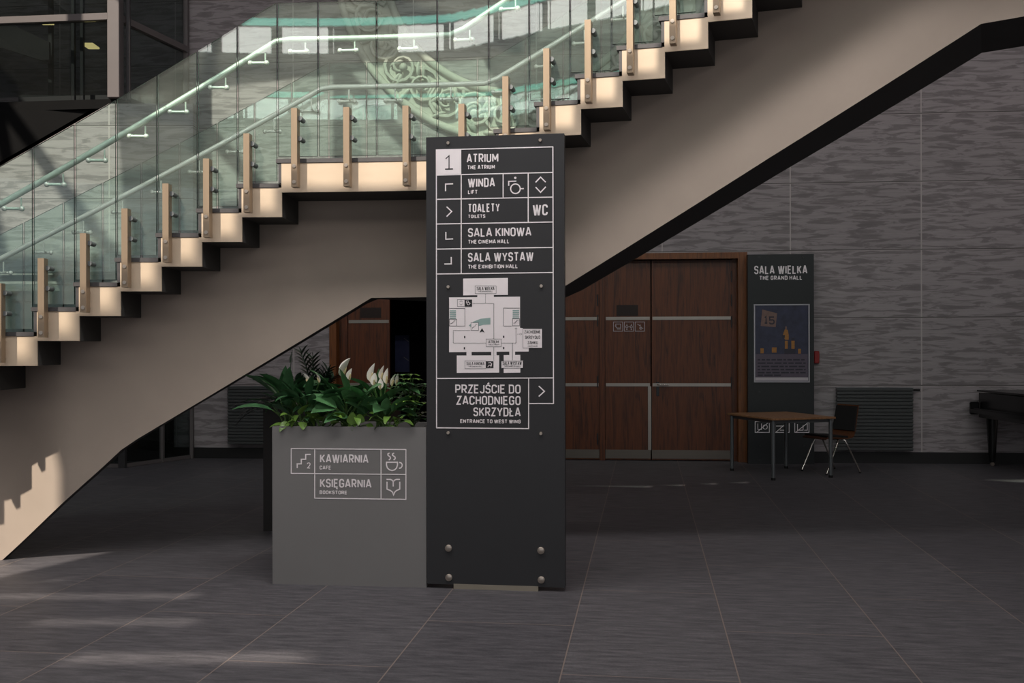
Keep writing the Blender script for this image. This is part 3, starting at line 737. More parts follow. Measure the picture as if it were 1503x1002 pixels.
# ================================================================== PLANTERS
g0, g1 = ground(400, 856.6), ground(626, 862)
PP = Plane(g0, (g1.x-g0.x, g1.y-g0.y)); pw = (g1-g0).length; ph = PP.px(500, 626)[1]
pd = .46
def planter_body(P, w, h, d, parent, mat):
    mb = MB(); t = .03
    slab_in(mb, 0, w, 0, h, 0, t, P); slab_in(mb, 0, w, 0, h, d-t, d, P); slab_in(mb, 0, t, 0, h, t, d-t, P); slab_in(mb, w-t, w, 0, h, t, d-t, P); slab_in(mb, t, w-t, 0, .05, t, d-t, P)
    mb.build('box', mat, parent)
    s = MB(); nx, ny = 16, 8; vs = []; fs = []
    for j in range(ny+1):
        for i in range(nx+1):
            vs.append(P.pt(t+(w-2*t)*i/nx, h-.05+random.uniform(-.012,.012), -(t+(d-2*t)*j/ny)))
    for j in range(ny):
        for i in range(nx): a = j*(nx+1)+i; fs.append((a, a+1, a+nx+2, a+nx+1))
    s.add(vs, fs); s.build('soil', 'soil', parent, smooth=60)
plt_ = thing('planter', PP.pt(pw/2, 0, -pd/2), PP.rz(), label='square light grey planter box with cafe and bookstore lettering', category='planter')
planter_body(PP, pw, ph, pd, plt_, 'planter')
c4 = lambda x, y: (380+x/3.854, 620+y/3.854)
q = MB()
for a in ([(183,147),(832,152)],[(183,287),(832,293)],[(183,145),(183,289)],[(316,148),(316,429)],[(691,151),(691,433)],[(832,150),(832,436)],[(316,427),(832,434)]): pl(q, PP, [c4(*p) for p in a], 1.3)
q.build('frame_lines', 'white', plt_)
for s, a, b, c, d, bo in (('KAWIARNIA',346,178,620,227,BG),('CAFE',344,243,408,265,SM),('KSIĘGARNIA',346,317,637,366,BG),('BOOKSTORE',344,383,499,404,SM),('2',272,225,292,259,.14)):
    p0 = c4(a, b); p1 = c4(c, d); letters(PP, plt_, 'white', s, p0[0], p0[1], p1[0], p1[1], bo)
pic(PP, plt_, 'pictogram', [[(217,257),(217,233),(240,233),(240,207),(265,207),(265,180),(293,180)]], 1.7, c4)
pic(PP, plt_, 'pictogram', [['c',(722,224),(784,224),(784,240),(779,256),(768,267),(754,271),(739,267),(727,256),(722,240)],[(794,225),(804,227),(811,236),(810,247),(803,256),(793,258)],
    [(739,172),(730,177),(730,184),(744,195),(744,204),(735,211)],[(765,172),(756,177),(756,184),(771,195),(771,204),(762,211)]], 1.7, c4)
pic(PP, plt_, 'pictogram', [[(722,321),(744,321),(755,326),(760,336),(760,361)],[(798,321),(778,321),(766,326),(760,336)],[(725,334),(725,376),(745,384),(757,394),(762,410),(768,394),(778,384),(797,376),(797,334)]], 1.7, c4)
# dark planter behind
b0 = ground(386.5, 779); BPl = Plane(b0, (1, -.10))
bpl = thing('planter', BPl.pt(.5, 0, -.5), BPl.rz(), label='dark brown planter box behind the light grey planter', category='planter')
planter_body(BPl, 1.0, ph, 1.0, bpl, 'darkplanter')

# ------------------------------------------------------------------ plants
def leaf(mb, base, d, L, wd, droop=.3, fold=.25, prof='ovate', n=7, roll=0, mi=0):
    base = Vector(base); d = Vector(d).normalized(); side = d.cross(Vector((0,0,1)))
    if side.length < .05: side = Vector((math.cos(roll), math.sin(roll), 0))
    side.normalize(); side = Matrix.Rotation(roll, 3, d) @ side
    p = base.copy(); cur = d.copy(); vs = []
    for i in range(n+1):
        t = i/n
        if prof == 'ovate': w = math.sin(math.pi*min(1, t**.75*.97+.03))**.8
        elif prof == 'heart': w = math.sin(math.pi*min(1, t**.55*.95+.05))**.7
        else: w = math.sin(math.pi*min(1, t*.93+.07))**.6
        if i == n: w = .02
        w *= wd/2; nn = side.cross(cur).normalized()
        vs += [p - side*w + nn*w*fold, p, p + side*w + nn*w*fold]
        cur = (cur + Vector((0,0,-1))*droop/n).normalized(); side = (side - cur*side.dot(cur)).normalized()
        p = p + cur*L/n
    fs = []
    for i in range(n):
        a = 3*i; fs += [(a, a+1, a+4, a+3), (a+1, a+2, a+5, a+4)]
    mb.add(vs, fs, mi)
def stem_curve(a, b, bow=.2, n=8):
    a = Vector(a); b = Vector(b); h = Vector(((b.x-a.x)*-.2, (b.y-a.y)*-.2, (b-a).length*bow))
    return [a.lerp(b, i/n) + h*math.sin(math.pi*i/n) for i in range(n+1)]
def pp(x, y, back=.15):                         # a point above the planter, that far behind its front
    o = Plane(PP.pt(0, 0, -back), PP.u); u, z = o.px(x, y); return o.pt(u, z)
def soil_at(x, back): 
    p = pp(x, 600, back); return Vector((p.x, p.y, ph-.055))
def clump(name, label, cat, x, back, leaves, kind='ovate', mats='leafd', group=None, flowers=()):
    b = soil_at(x, back); t = thing(name, b, 0, label=label, category=cat)
    if group: t['group'] = group
    fo = MB(); sm = MB()
    for lx, ly, bk, dx, dz, L, wd, dr in leaves:      # leaf base px, depth, lean in x, lean up, length
        p = pp(lx, ly, bk)
        sm.tube(stem_curve(b + Vector((random.uniform(-.03,.03), random.uniform(-.03,.03), -.01)), p, .05), .004, 6)
        leaf(fo, p, (dx, random.uniform(-.45,-.05), dz), L, wd, dr, .28, kind, roll=random.uniform(-.6,.6))
    fo.build('foliage', mats, t, smooth=80)
    if sm.v: sm.build('stems', 'stem', t, smooth=60)
    for fx, fy, bk, L, wd, dx in flowers:             # base px of the spathe
        p = pp(fx, fy, bk); e = MB(); e.tube(stem_curve(b, p, .02), .004, 6)
        fl = e.build('flower', 'stem', t, smooth=60, label='white flower on a thin stalk')
        s = MB(); leaf(s, p, (dx, -.12, 1), L, wd, -.1, .75, 'ovate', 10, roll=random.uniform(-.5,.5)); s.build('spathe', 'spathe', fl, smooth=80)
        k = MB(); d = Vector((dx, -.35, 1)).normalized(); k.tube([p, p+d*L*.25, p+d*L*.5], .006, 8, rs=[.006,.007,.004]); k.build('spadix', 'spadix', fl, smooth=80)
    return t
rnd = random.uniform
def spread(x0, x1, y0, y1, n, L=(.14,.22), W_=(.06,.10), bk=(.04,.3), up=(.1,.9), dr=(.5,1.1)):
    out = []
    for i in range(n):
        x = x0+(x1-x0)*(i+rnd(.1,.9))/n; c = (x-(x0+x1)/2)/((x1-x0)/2)
        out.append((x, rnd(y0, y1), rnd(*bk), c*.9+rnd(-.3,.3), rnd(*up), rnd(*L), rnd(*W_), rnd(*dr)))
    return out
clump('peace_lily', 'peace lily at left with two small white flowers in grey planter', 'plant', 452, .22,
      spread(425, 485, 575, 612, 26), flowers=[(455,566,.05,.10,.05,-.55),(469,561,.07,.075,.04,-.4)])
clump('peace_lily', 'peace lily in middle of grey planter with one large white flower pair', 'plant', 508, .18,
      spread(480, 545, 578, 615, 26, L=(.16,.25), W_=(.08,.13)) + [(505,585,.05,.5,.25,.20,.15,.7),(492,600,.04,-.6,.2,.17,.12,.8)], mats='leafm',
      flowers=[(503,553,.06,.14,.12,.45),(513,557,.08,.08,.05,.25)])
clump('peace_lily', 'peace lily with a cluster of seven white flowers right of middle', 'plant', 560, .2,
      spread(530, 586, 572, 612, 26, L=(.16,.24), W_=(.07,.12)), mats='leafm',
      flowers=[(544,560,.15,.13,.06,.25),(549,566,.13,.09,.05,.1),(560,557,.17,.10,.05,.2),(567,563,.15,.11,.045,.12),(558,571,.13,.075,.04,.05),(575,566,.14,.085,.04,.35),(582,565,.16,.08,.03,.15)])
# glossy dark upright plant with leaflets along its stems
def zz(x, back, tips):
    b = soil_at(x, back); t = thing('zz_plant', b, 0, label='very dark upright plant with leaflet stems at left rear of grey planter', category='plant')
    fo = MB(); sm = MB()
    for tx, ty, bk in tips:
        p = pp(tx, ty, bk); c = stem_curve(b, p, .08, 14); sm.tube(c, .005, 6)
        for i in range(5, 15):
            d = (c[i]-c[i-1]).normalized()
            for e in (-1, 1):
                leaf(fo, c[i], d*.8 + Vector((e*.75, -.15*e, .1)), .085, .046, .2, .3, 'lance', 4)
        leaf(fo, c[-1], c[-1]-c[-2], .06, .022, .05, .3, 'lance', 4)
    fo.build('foliage', 'leafz', t, smooth=80); sm.build('stems', 'leafz', t, smooth=60)
zz(462, .36, [(443,520,.38),(459,528,.36),(481,545,.34),(472,553,.36),(436,560,.3),(488,556,.38)])
t_ = soil_at(424, .34); tp = thing('seed_stalk_plant', t_, 0, label='single thin dark stalk with narrow bud above left leaves', category='plant')
e = MB(); c = stem_curve(t_, pp(428, 516, .34), .02, 10); e.tube(c, .0035, 6); e.build('stems', 'leafz', tp, smooth=60)
e = MB(); e.tube([pp(425.5,532,.34), pp(426.5,525,.34), pp(428,518,.34)], .006, 8, rs=[.003,.008,.002]); e.build('bud', 'leafz', tp, smooth=60)
clump('dieffenbachia', 'broad leaved dark green plant at left end of grey planter', 'plant', 425, .25,
      spread(398, 440, 568, 606, 24, L=(.18,.28), W_=(.05,.085), up=(.3,1.1)) )
v = soil_at(420, .18); vt = thing('variegated_plant', v, 0, label='plant with one long leaf pale along its midrib, at left', category='plant')
e = MB(); p = pp(412, 588, .12); e.tube(stem_curve(v, p, .03), .004, 6); e.build('stems', 'stem', vt, smooth=60)
e = MB(); leaf(e, p, (-.55, -.1, .95), .2, .075, .55, .3, 'ovate', 8, roll=.5); vl = e.build('leaf', 'leafm', vt, smooth=80)
e = MB(); leaf(e, p + Vector((0,-.004,.003)), (-.55, -.1, .95), .19, .028, .55, .3, 'ovate', 8, roll=.5); e.build('midrib', simple('pale_midrib', lin(180,200,170), .4), vl, smooth=80)
for lab, x, n, x0, x1 in (('low bright green leaves spilling over the left rim of grey planter', 440, 9, 417, 455),
                          ('low pale green leaves at rim left of planter middle', 472, 8, 458, 492),
                          ('low yellow green vine hanging over rim at planter middle', 520, 9, 496, 542),
                          ('low bright vine hanging over rim right of planter middle', 572, 9, 552, 596)):
    clump('pothos', lab, 'plant', x, .10, spread(x0, x1, 608, 626, n, L=(.06,.11), W_=(.045,.07), bk=(-.02,.08), up=(-.3,.5), dr=(.5,1.2)), 'heart', 'leafb', 'vines along the planter rim')
# umbrella plant: whorls of leaflets
b = soil_at(606, .25); um = thing('schefflera', b, 0, label='umbrella plant with whorled small leaves at right end of grey planter', category='plant')
fo = MB(); fb = MB(); sm = MB()
for i in range(34):
    x = rnd(584, 625); y = rnd(546, 620); bk = rnd(-.01, .2); p = pp(x, y, bk); sm.tube(stem_curve(b, p, .06), .003, 6)
    n = 7
    for k in range(n):
        a = 2*math.pi*k/n + i; leaf(fb if (i % 5 in (0, 2)) else fo, p, (math.cos(a), math.sin(a)*.8, .35), .075, .026, .7, .25, 'lance', 5)
fo.build('foliage', 'leafm', um, smooth=80); fb.build('young_foliage', 'leafb', um, smooth=80, label='paler young leaves'); sm.build('stems', 'stem', um, smooth=60)
# arching strap leaves in the dark planter
b = BPl.pt(.18, ph-.055, -.12); dr = thing('dracaena', b, 0, label='plant with long arching dark strap leaves over the dark planter', category='plant')
fo = MB()
for i in range(46):
    a = rnd(0, 2*math.pi); leaf(fo, b + Vector((rnd(-.1,.12), rnd(-.08,.1), 0)), (math.cos(a)*.8, math.sin(a)*.5-.1, rnd(.5,1.3)), rnd(.34,.6), .032, rnd(1.2,2.4), .3, 'lance', 9)
fo.build('foliage', 'leafz', dr, smooth=80)

# ================================================================== DOORS OF THE HALL
fw = .125
dx = lambda x: wl(x, 560)[0]
fr = MB()
slab_in(fr, DL, DL+fw*.8, 0, DT, -.02, .22); slab_in(fr, DR-fw, DR, 0, DT, -.02, .22); slab_in(fr, DL+fw*.8, DR-fw, DT-.085, DT, -.02, .22)
fr.build_at('trim_3', 'frame_wood', WP.pt((DL+DR)/2, 0, 0), WR, kind='structure')
mu = MB()
for a, b in ((880, 888), (685, 693), (500, 508)): slab_in(mu, dx(a), dx(b), 0, DT-.085, .09, .22)
slab_in(mu, DL+fw*.8, dx(500), 0, DT-.085, .15, .22); slab_in(mu, dx(1076), DR-fw, 0, DT-.085, .12, .22)
mu.build_at('trim_4', 'walnut', WP.pt((DL+DR)/2, 0, -.15), WR, kind='structure')
ZB1 = wl(1000, 466.5)[1]; ZB2 = wl(1000, 565)[1]; ZK = wl(1000, 661.5)[1]
def leafdoor(n, x0, x1, vent=None, handle=None, hinge=None, vbar=None, zb1=ZB1):
    u0, u1 = dx(x0)+.004, dx(x1)-.004; top = DT-.095
    d = slab(u0, u1, .012, top, .11, .16).build_at('door_%d' % n, 'walnut', WP.pt((u0+u1)/2, 0, -.135), WR, kind='structure')
    for z in (zb1, ZB2):
        slab(u0+.01, u1-.01, z-.022, z+.022, .098, .11).build('bar', 'bar', d)
    slab(u0, u1, .03, ZK, .104, .11).build('kick_plate', 'kick', d)
    if vbar: slab(dx(vbar)-.022, dx(vbar)+.022, ZK, ZB2-.022, .099, .11).build('bar', 'bar', d)
    if vent:
        (a, z1), (b, z2) = wl(vent[0], vent[1]), wl(vent[2], vent[3]); v = MB()
        slab_in(v, a, b, z2, z1, .104, .11)
        for i in range(9): zz_ = z2+(z1-z2)*(i+.5)/9; slab_in(v, a+.01, b-.01, zz_-.003, zz_+.003, .101, .104)
        v.build('vent', 'vent', d)
    if handle:
        u, z = wl(*handle); h = MB(); slab_in(h, u-.02, u+.02, z-.16, z+.035, .10, .11); hp = h.build('handle_plate', 'black', d)
        h = MB(); h.tube([WP.pt(u,z,-.11), WP.pt(u,z,-.06), WP.pt(u+.02,z,-.05), WP.pt(u+.15,z,-.05)], .010, 10); h.build('handle', 'chrome', d, smooth=60, label='chrome lever handle')
    if hinge:
        for y in hinge[1:]:
            u, z = wl(hinge[0], y); h = MB(); h.cyl(WP.pt(u, z-.08, -.10), WP.pt(u, z+.08, -.10), .009, n=10); h.build('hinge', 'darksteel', d, smooth=50)
    return d
leafdoor(1, 508, 570, vent=(526,451,557,466), zb1=wl(530,471.5)[1])
leafdoor(2, 760, 880, hinge=(877, 440, 470, 560, 645))
leafdoor(5, 693, 760)
d3 = leafdoor(3, 888, 956, vent=(905,447,937,463), hinge=(886, 415, 440, 470, 560, 645), vbar=954)
leafdoor(4, 957, 1076, handle=(966, 564.5), hinge=(1075, 405, 440, 472, 562))
# three pictogram stickers on the door
DP = Plane(WP.pt(0, 0, -.108), WP.u)
c5 = lambda x, y: (820+x/2.947, 360+y/2.947)
def sticker(x0, inner, lab, dots=()):
    o = thing('door_sticker', DP.pt(DP.px(*c5(x0+20, 371))[0], DP.px(*c5(x0+20, 371))[1], 0), DP.rz(), label=lab, category='sticker', group='pictogram stickers on the hall door')
    q = MB(); pl(q, DP, [c5(*p) for p in ((x0,331),(x0+40,331),(x0+40,371),(x0,371))], .7, True, .002); q.build('border', 'posterwhite', o)
    pic(DP, o, 'pictogram', inner, .7, c5, 'posterwhite', dots)
sticker(237, [['c',(247,340),(268,340),(268,357),(252,357),(247,352)],[(252,362),(270,362)],[(243,348),(250,348)]], 'square pictogram sticker of a cup, leftmost of three on the door')
sticker(284, [['c']+circle((295,352),5,10),['c']+circle((314,352),5,10),[(295,340),(295,347)],[(314,340),(314,347)],[(300,352),(309,352)]], 'square pictogram sticker with two round shapes, middle of three on the door', [(295,363,2.5),(314,363,2.5)])
sticker(331, [[(340,340),(351,347),(355,360)],['c']+circle((355,358),5,10),[(360,358),(366,358)]], 'square pictogram sticker of a bent figure, rightmost of three on the door', [(352,345,2.5)])
# blue poster glimpsed in the dark hall
IP = Plane(WP.pt(0, 0, -3.15), WP.u)
(a, z1), (b, z2) = IP.px(580, 492), IP.px(601, 546)
po = thing('hall_poster', IP.pt((a+b)/2, z2, 0), IP.rz(), label='narrow dark blue poster glimpsed inside the dark doorway', category='poster')
slab(a, b, z2, z1, -.01, 0, IP).build('sheet', simple('hall_poster_blue', lin(84, 88, 130), .4, var=.2), po)
q = MB()
for y0, y1 in ((496,502),(524,530)):
    q = MB(); pl(q, IP, [(593,y0),(597,(y0+y1)/2),(600,y1-1)], .6, off=.012); q.build('print', 'posterwhite', po)

# ================================================================== GRAND HALL BOARD WITH POSTER
bp0 = WP.pt(0, 0, .20); HB = Plane(bp0, WP.u)
hx0, hx1 = HB.px(1098, 600)[0], HB.px(1195, 600)[0]; hz = HB.px(1146, 373)[1]
hb_ = thing('hall_board', HB.pt((hx0+hx1)/2, 0, -.05), HB.rz(), label='tall black grand hall board with framed poster beside wooden doors', category='sign')
slab(hx0, hx1, .0, hz, 0, .12, HB).build('panel', 'board', hb_)
letters(HB, hb_, 'white', 'SALA WIELKA', 1107, 390, 1185, 402.3, BG)
letters(HB, hb_, 'white', 'THE GRAND HALL', 1114.5, 404.7, 1177.5, 411, SM)
for x, y in ((1114.5,377.5),(1178,377.5),(1115,575),(1179.5,575),(1115.5,654),(1180,654),(1115.5,675),(1180,675)):
    u, z = HB.px(x, y); b = MB(); b.cyl(HB.pt(u,z,0), HB.pt(u,z,.012), .013, n=12); b.build('bolt', 'darksteel', hb_, smooth=40)
c6 = lambda x, y: (1080+x/2.785, 360+y/2.785)
for x0, inner in ((79, [[(90,728),(90,752),(105,752),(105,728)],[(84,765),(135,722)],['c']+circle((120,742),9,10)]), (160, [[(165,738),(198,738)],[(163,764),(212,722)],[(180,755),(200,755)]]), (241, [[(252,730),(252,755),(275,755),(275,735)],[(244,764),(298,722)],[(280,755),(292,755),(292,730)]])):
    pic(HB, hb_, 'pictogram', [['c',(x0,720),(x0+58,720),(x0+58,764),(x0,764)]] + inner, .9, c6)
# poster (hangs on the board)
c7 = lambda x, y: (1100+x/7.157, 430+y/7.157)
PO = Plane(HB.pt(0, 0, .008), HB.u)
(a, z1), (b, z2) = PO.px(*c7(45, 118)), PO.px(*c7(632, 938))
ps = thing('event_poster', PO.pt((a+b)/2, z2, 0), PO.rz(), label='dark blue event poster in silver frame on the black hall board', category='poster')
f_ = MB(); ft = .016
for r in ((a, a+ft, z2, z1), (b-ft, b, z2, z1), (a+ft, b-ft, z1-ft, z1), (a+ft, b-ft, z2, z2+ft)): slab_in(f_, *r, -.014, .006, PO)
f_.build('frame', 'posterframe', ps)
slab(a+ft, b-ft, z2+ft, z1-ft, -.002, .005, PO).build('sheet', 'posterblue', ps)
def pf(polys, mat, name, off):
    q = MB()
    for p in polys:
        q = MB(); fill(q, PO, [PO.px(*c7(*k)) for k in p], off); q.build(name, mat, ps)
pf([rect(66,640,612,885)], 'postermauve', 'print', .004); pf([rect(62,885,616,920)], 'posterwhite', 'print', .004)
pf([[(135,172),(290,212),(275,358),(118,345)]], 'postertan', 'print', .004)
pf([[(372,380),(400,385),(412,440),(412,490),(375,490),(350,440)], rect(372,500,402,588), rect(440,500,474,585), rect(115,580,150,632), rect(235,570,285,625), rect(510,585,540,635)], 'posterorange', 'print', .005)
pf([rect(375,350,392,380)], 'postertan', 'print', .005)
pf([rect(365,585,480,640), rect(340,440,372,470), rect(440,470,474,500)], 'posterdark', 'print', .0055)
for ch, p0, p1 in (('5', c7(205, 245), c7(265, 330)), ('1', c7(155, 238), c7(190, 322))): letters(PO, ps, 'posterdark', ch, p0[0], p0[1], p1[0], p1[1], .16, off=.006)
q = MB()
for j, y in enumerate((700, 735, 770, 803, 835, 862)):
    x = 85
    while x < (330 if j == 5 else 580):
        w_ = rnd(25, 95); pl(q, PO, [c7(x, y), c7(min(x+w_, 590), y)], 2.0, off=.006); x += w_+14
q.build('print_lines', 'posterdark', ps)
# red call point behind the board edge
u, z = WP.px(1196.5, 524); rc = MB(); rc.box(WP.pt(u+.01, z, .03), (.07, .06, .17), WR, bev=.01); ro = rc.build_at('fire_call_point', 'red', WP.pt(u+.01, z-.085, .03), WR, label='small red box on the wall at right edge of black board', category='alarm box')

# ================================================================== RADIATORS
def radiator(x0, x1, ytop, ybot, lab):
    RP = Plane(WP.pt(0, 0, .13), WP.u)
    (a, z1), (b, z2) = RP.px(x0, ytop), RP.px(x1, ybot)
    o = thing('radiator', RP.pt((a+b)/2, z2, -.05), RP.rz(), label=lab, category='radiator')
    m = MB(); n = 18
    for i in range(n):
        za = z2+(z1-z2)*i/n; zb = z2+(z1-z2)*(i+1)/n; m.box(RP.pt((a+b)/2, (za+zb)/2, -.03), (b-a, .06, (zb-za)*.88), RP.rz(), bev=.008)
    slab_in(m, a+.01, b-.01, z2+.01, z1-.01, .02, .055, RP); m.build('body', 'radiator', o)
    slab(a, b, z1-.004, z1+.004, -.002, .062, RP).build('top_edge', 'greymetal', o)
    v = MB(); v.cyl(RP.pt(b, z1-.03, -.03), RP.pt(b+.09, z1-.03, -.03), .018, n=12); v.build('valve', 'rubber', o, smooth=50)
    k = MB()
    for u in (a+.15, b-.15): k.box(RP.pt(u, (z1+z2)/2, -.093), (.04, .068, .5), RP.rz())
    k.build('bracket', 'darksteel', o)
    return o
radiator(1228, 1341, 569, 662, 'dark grey wall radiator behind the chair at right')
radiator(333.5, 450, 567, 653, 'dark grey wall radiator behind the planters at left')

# ================================================================== TABLE AND CHAIR
T1, T2, T3, T4 = ground(1133, 705), ground(1217.5, 701), ground(1155, 686.5), ground(1077, 690.5)
cen = (T1+T2+T3+T4)/4; ex = (T2-T1); ey = (T4-T1)
tx = math.atan2(ex.y, ex.x); tl = ex.length+.05; tw = 1.02
tb = thing('table', cen, tx, label='square wooden table with grey round legs before the hall board', category='table')
m = MB(); m.box(cen+Vector((0,0,.727)), (tl+.03, tw+.05, .026), tx, bev=.004); m.build('tabletop', 'table_wood', tb)
RX = Matrix.Rotation(tx, 3, 'Z')
m = MB()
for sx, sy, w1, w2 in ((0,-1,tl-.1,.02),(0,1,tl-.1,.02),(-1,0,.02,tw-.1),(1,0,.02,tw-.1)):
    m.box(cen + RX @ Vector((sx*(tl/2-.04), sy*(tw/2-.04), .694)), (w1, w2, .04), tx)
m.build('frame', 'greymetal', tb)
for sx in (-1, 1):
    for sy in (-1, 1):
        p = cen + RX @ Vector((sx*(tl/2-.025), sy*(tw/2-.025), 0)); m = MB(); m.cyl(p+Vector((0,0,.02)), p+Vector((0,0,.714)), .023, n=16); lg = m.build('leg', 'greymetal', tb, smooth=50)
        m = MB(); m.cyl(p, p+Vector((0,0,.03)), .026, n=16); m.build('foot', 'rubber', lg, smooth=50)
# chair, facing the table (local +y is its front)
ca, cb = ground(1192, 691), ground(1260, 696)
chc = Vector((4.03, 12.62, 0)); crz = math.radians(112)
ch = thing('chair', chc, crz, label='black padded chair with wood edge and chrome legs beside the table', category='chair')
CW = RM[ch.name]
def chl(x, y, z): return CW @ Vector((x, y, z))
def sheet(prof, w, t, flare=0):           # profile in local (y, z), extruded across x
    mb = MB(); n = len(prof); vs = []
    for i, (y, z) in enumerate(prof):
        a = prof[max(i-1,0)]; b = prof[min(i+1,n-1)]; d = Vector((b[0]-a[0], b[1]-a[1])).normalized(); nn = Vector((-d.y, d.x))*t/2
        ww = w/2 - flare*(i/(n-1))
        for x in (-ww, ww):
            vs += [chl(x, y+nn.x, z+nn.y), chl(x, y-nn.x, z-nn.y)]
    fs = []
    for i in range(n-1):
        a = 4*i; b = a+4
        fs += [(a, a+2, b+2, b), (a+1, b+1, b+3, a+3), (a, b, b+1, a+1), (a+2, a+3, b+3, b+2)]
    fs += [(0,1,3,2), (4*n-4, 4*n-2, 4*n-1, 4*n-3)]
    mb.add(vs, fs); return mb
seatp = [(.25,.438),(.22,.455),(.12,.456),(0,.446),(-.10,.442),(-.17,.450)]
backp = [(-.17,.450),(-.205,.475),(-.225,.53),(-.245,.62),(-.265,.72),(-.29,.85)]
sheet(seatp, .44, .014, .01).build('seat', 'chair_wood', ch, smooth=50)
sheet(backp, .42, .014, .02).build('backrest', 'chair_wood', ch, smooth=50)
sheet([(y, z+.018) for y, z in seatp[1:-1]], .43, .022).build('seat_cushion', 'blackmatte', ch, smooth=50)
sheet([(y+.018, z) for y, z in backp[2:-1]] + [(-.268,.835)], .41, .022, .02).build('back_cushion', 'blackmatte', ch, smooth=50)
for sx in (-1, 1):
    m = MB(); m.tube([chl(sx*.17,.02,.43), chl(sx*.215,.05,.42), chl(sx*.225,.10,.33), chl(sx*.235,.25,.012)], .011, 10); lg = m.build('leg', 'chrome', ch, smooth=60)
    m = MB(); m.cyl(chl(sx*.235,.25,0), chl(sx*.235,.25,.02), .014, n=10); m.build('foot', 'rubber', lg)
    m = MB(); m.tube([chl(sx*.17,-.02,.43), chl(sx*.215,-.05,.42), chl(sx*.225,-.10,.33), chl(sx*.235,-.27,.012)], .011, 10); lg = m.build('leg', 'chrome', ch, smooth=60)
    m = MB(); m.cyl(chl(sx*.235,-.27,0), chl(sx*.235,-.27,.02), .014, n=10); m.build('foot', 'rubber', lg)
m = MB(); m.tube([chl(-.17,.02,.43), chl(.17,.02,.43)], .011, 10); m.tube([chl(-.17,-.02,.43), chl(.17,-.02,.43)], .011, 10); m.build('frame', 'chrome', ch, smooth=60)

# ================================================================== GRAND PIANO (only its tail corner shows)
pc = ground(1451, 683); PX = pc.x - .10; PY = pc.y + .06
pn = thing('grand_piano', (PX+.9, PY-.75, 0), 0, label='black grand piano cut off by the right edge of the view', category='piano')
outline = [(0,0),(0,-1.48),(.42,-1.48),(1.0,-1.42),(1.45,-1.1),(1.75,-.62),(1.78,-.25),(1.6,-.04),(1.3,0)]
body = MB(); body.prism([(PX+x, PY+y, .64) for x, y in outline], (0,0,.33)); body.build('rim', 'black', pn)
lid = MB(); lid.prism([(PX-.02+x*1.02, PY+.012+y*1.015, .985) for x, y in outline], (0,0,.022)); lid.build('lid', 'black', pn)
k = MB(); k.box((PX-.06, PY-.74, .73), (.14, 1.44, .05)); k.box((PX-.07, PY-.02, .765), (.12, .05, .17), bev=.015); k.box((PX-.07, PY-1.46, .765), (.12, .05, .17), bev=.015); k.build('keybed', 'black', pn)
k = MB(); k.box((PX-.055, PY-.74, .762), (.10, 1.36, .012)); k.build('fallboard', 'black', pn)
for x, y in ((.13, -.1), (.13, -1.38), (1.5, -.45)):
    l_ = MB(); l_.cyl((PX+x, PY+y, .05), (PX+x, PY+y, .20), .035, .05, 12); l_.cyl((PX+x, PY+y, .20), (PX+x, PY+y, .66), .05, .075, 12); lg = l_.build('leg', 'black', pn, smooth=40)
    l_ = MB(); l_.cyl((PX+x, PY+y-.012, .025), (PX+x, PY+y+.012, .025), .025, n=14); l_.build('caster', 'bolt', lg, smooth=40)

# ================================================================== GLASS LIFT SHAFT
LC = at(170, 300, 12.9); LC.z = 0; LRr = WP.pt(WP.px(276, 300)[0], 0, .06)
lf = thing('glass_lift_shaft', (LC.x-1, LC.y+.7, 0), 0, label='grey framed glass lift shaft at upper left behind the stairs', category='lift shaft')
LL = Vector((LC.x-3.2, LC.y+.33, 0))
LB = 4.82
def pstl(p, w, d, z1, name='column', mat='liftsteel', rz=0, z0_=LB):
    m = MB(); m.box((p.x, p.y, (z0_+z1)/2), (w, d, z1-z0_), rz, bev=.006); return m.build(name, mat, lf)
pstl(LC, .155, .16, 10); pstl(LC + Vector((.13,.10,0)), .05, .05, 10, mat='darksteel'); pstl(LRr, .07, .07, 10); pstl(LL, .12, .12, 10)
def beamh(a, b, z, h, w, mat='liftsteel'):
    a = Vector((a.x, a.y, z)); b = Vector((b.x, b.y, z)); d = (b-a); rz = math.atan2(d.y, d.x); m = MB(); m.box((a+b)/2, (d.length, w, h), rz); return m.build('crossbeam', mat, lf)
beamh(LL, LC, 5.88, .085, .10); beamh(LC, LRr, 5.88, .085, .10); beamh(LC, LRr, LB+.03, .06, .10, 'darksteel')
def gp(a, b, z0_, z1_):
    d = (b-a); rz = math.atan2(d.y, d.x); m = MB(); c = (a+b)/2; m.box((c.x, c.y, (z0_+z1_)/2), (d.length-.16, .02, z1_-z0_), rz); return m.build('pane', 'liftglass', lf)
for za, zb in ((LB+.06, 5.83), (5.93, 9.9)): gp(LL, LC, za, zb); gp(LC, LRr, za, zb)
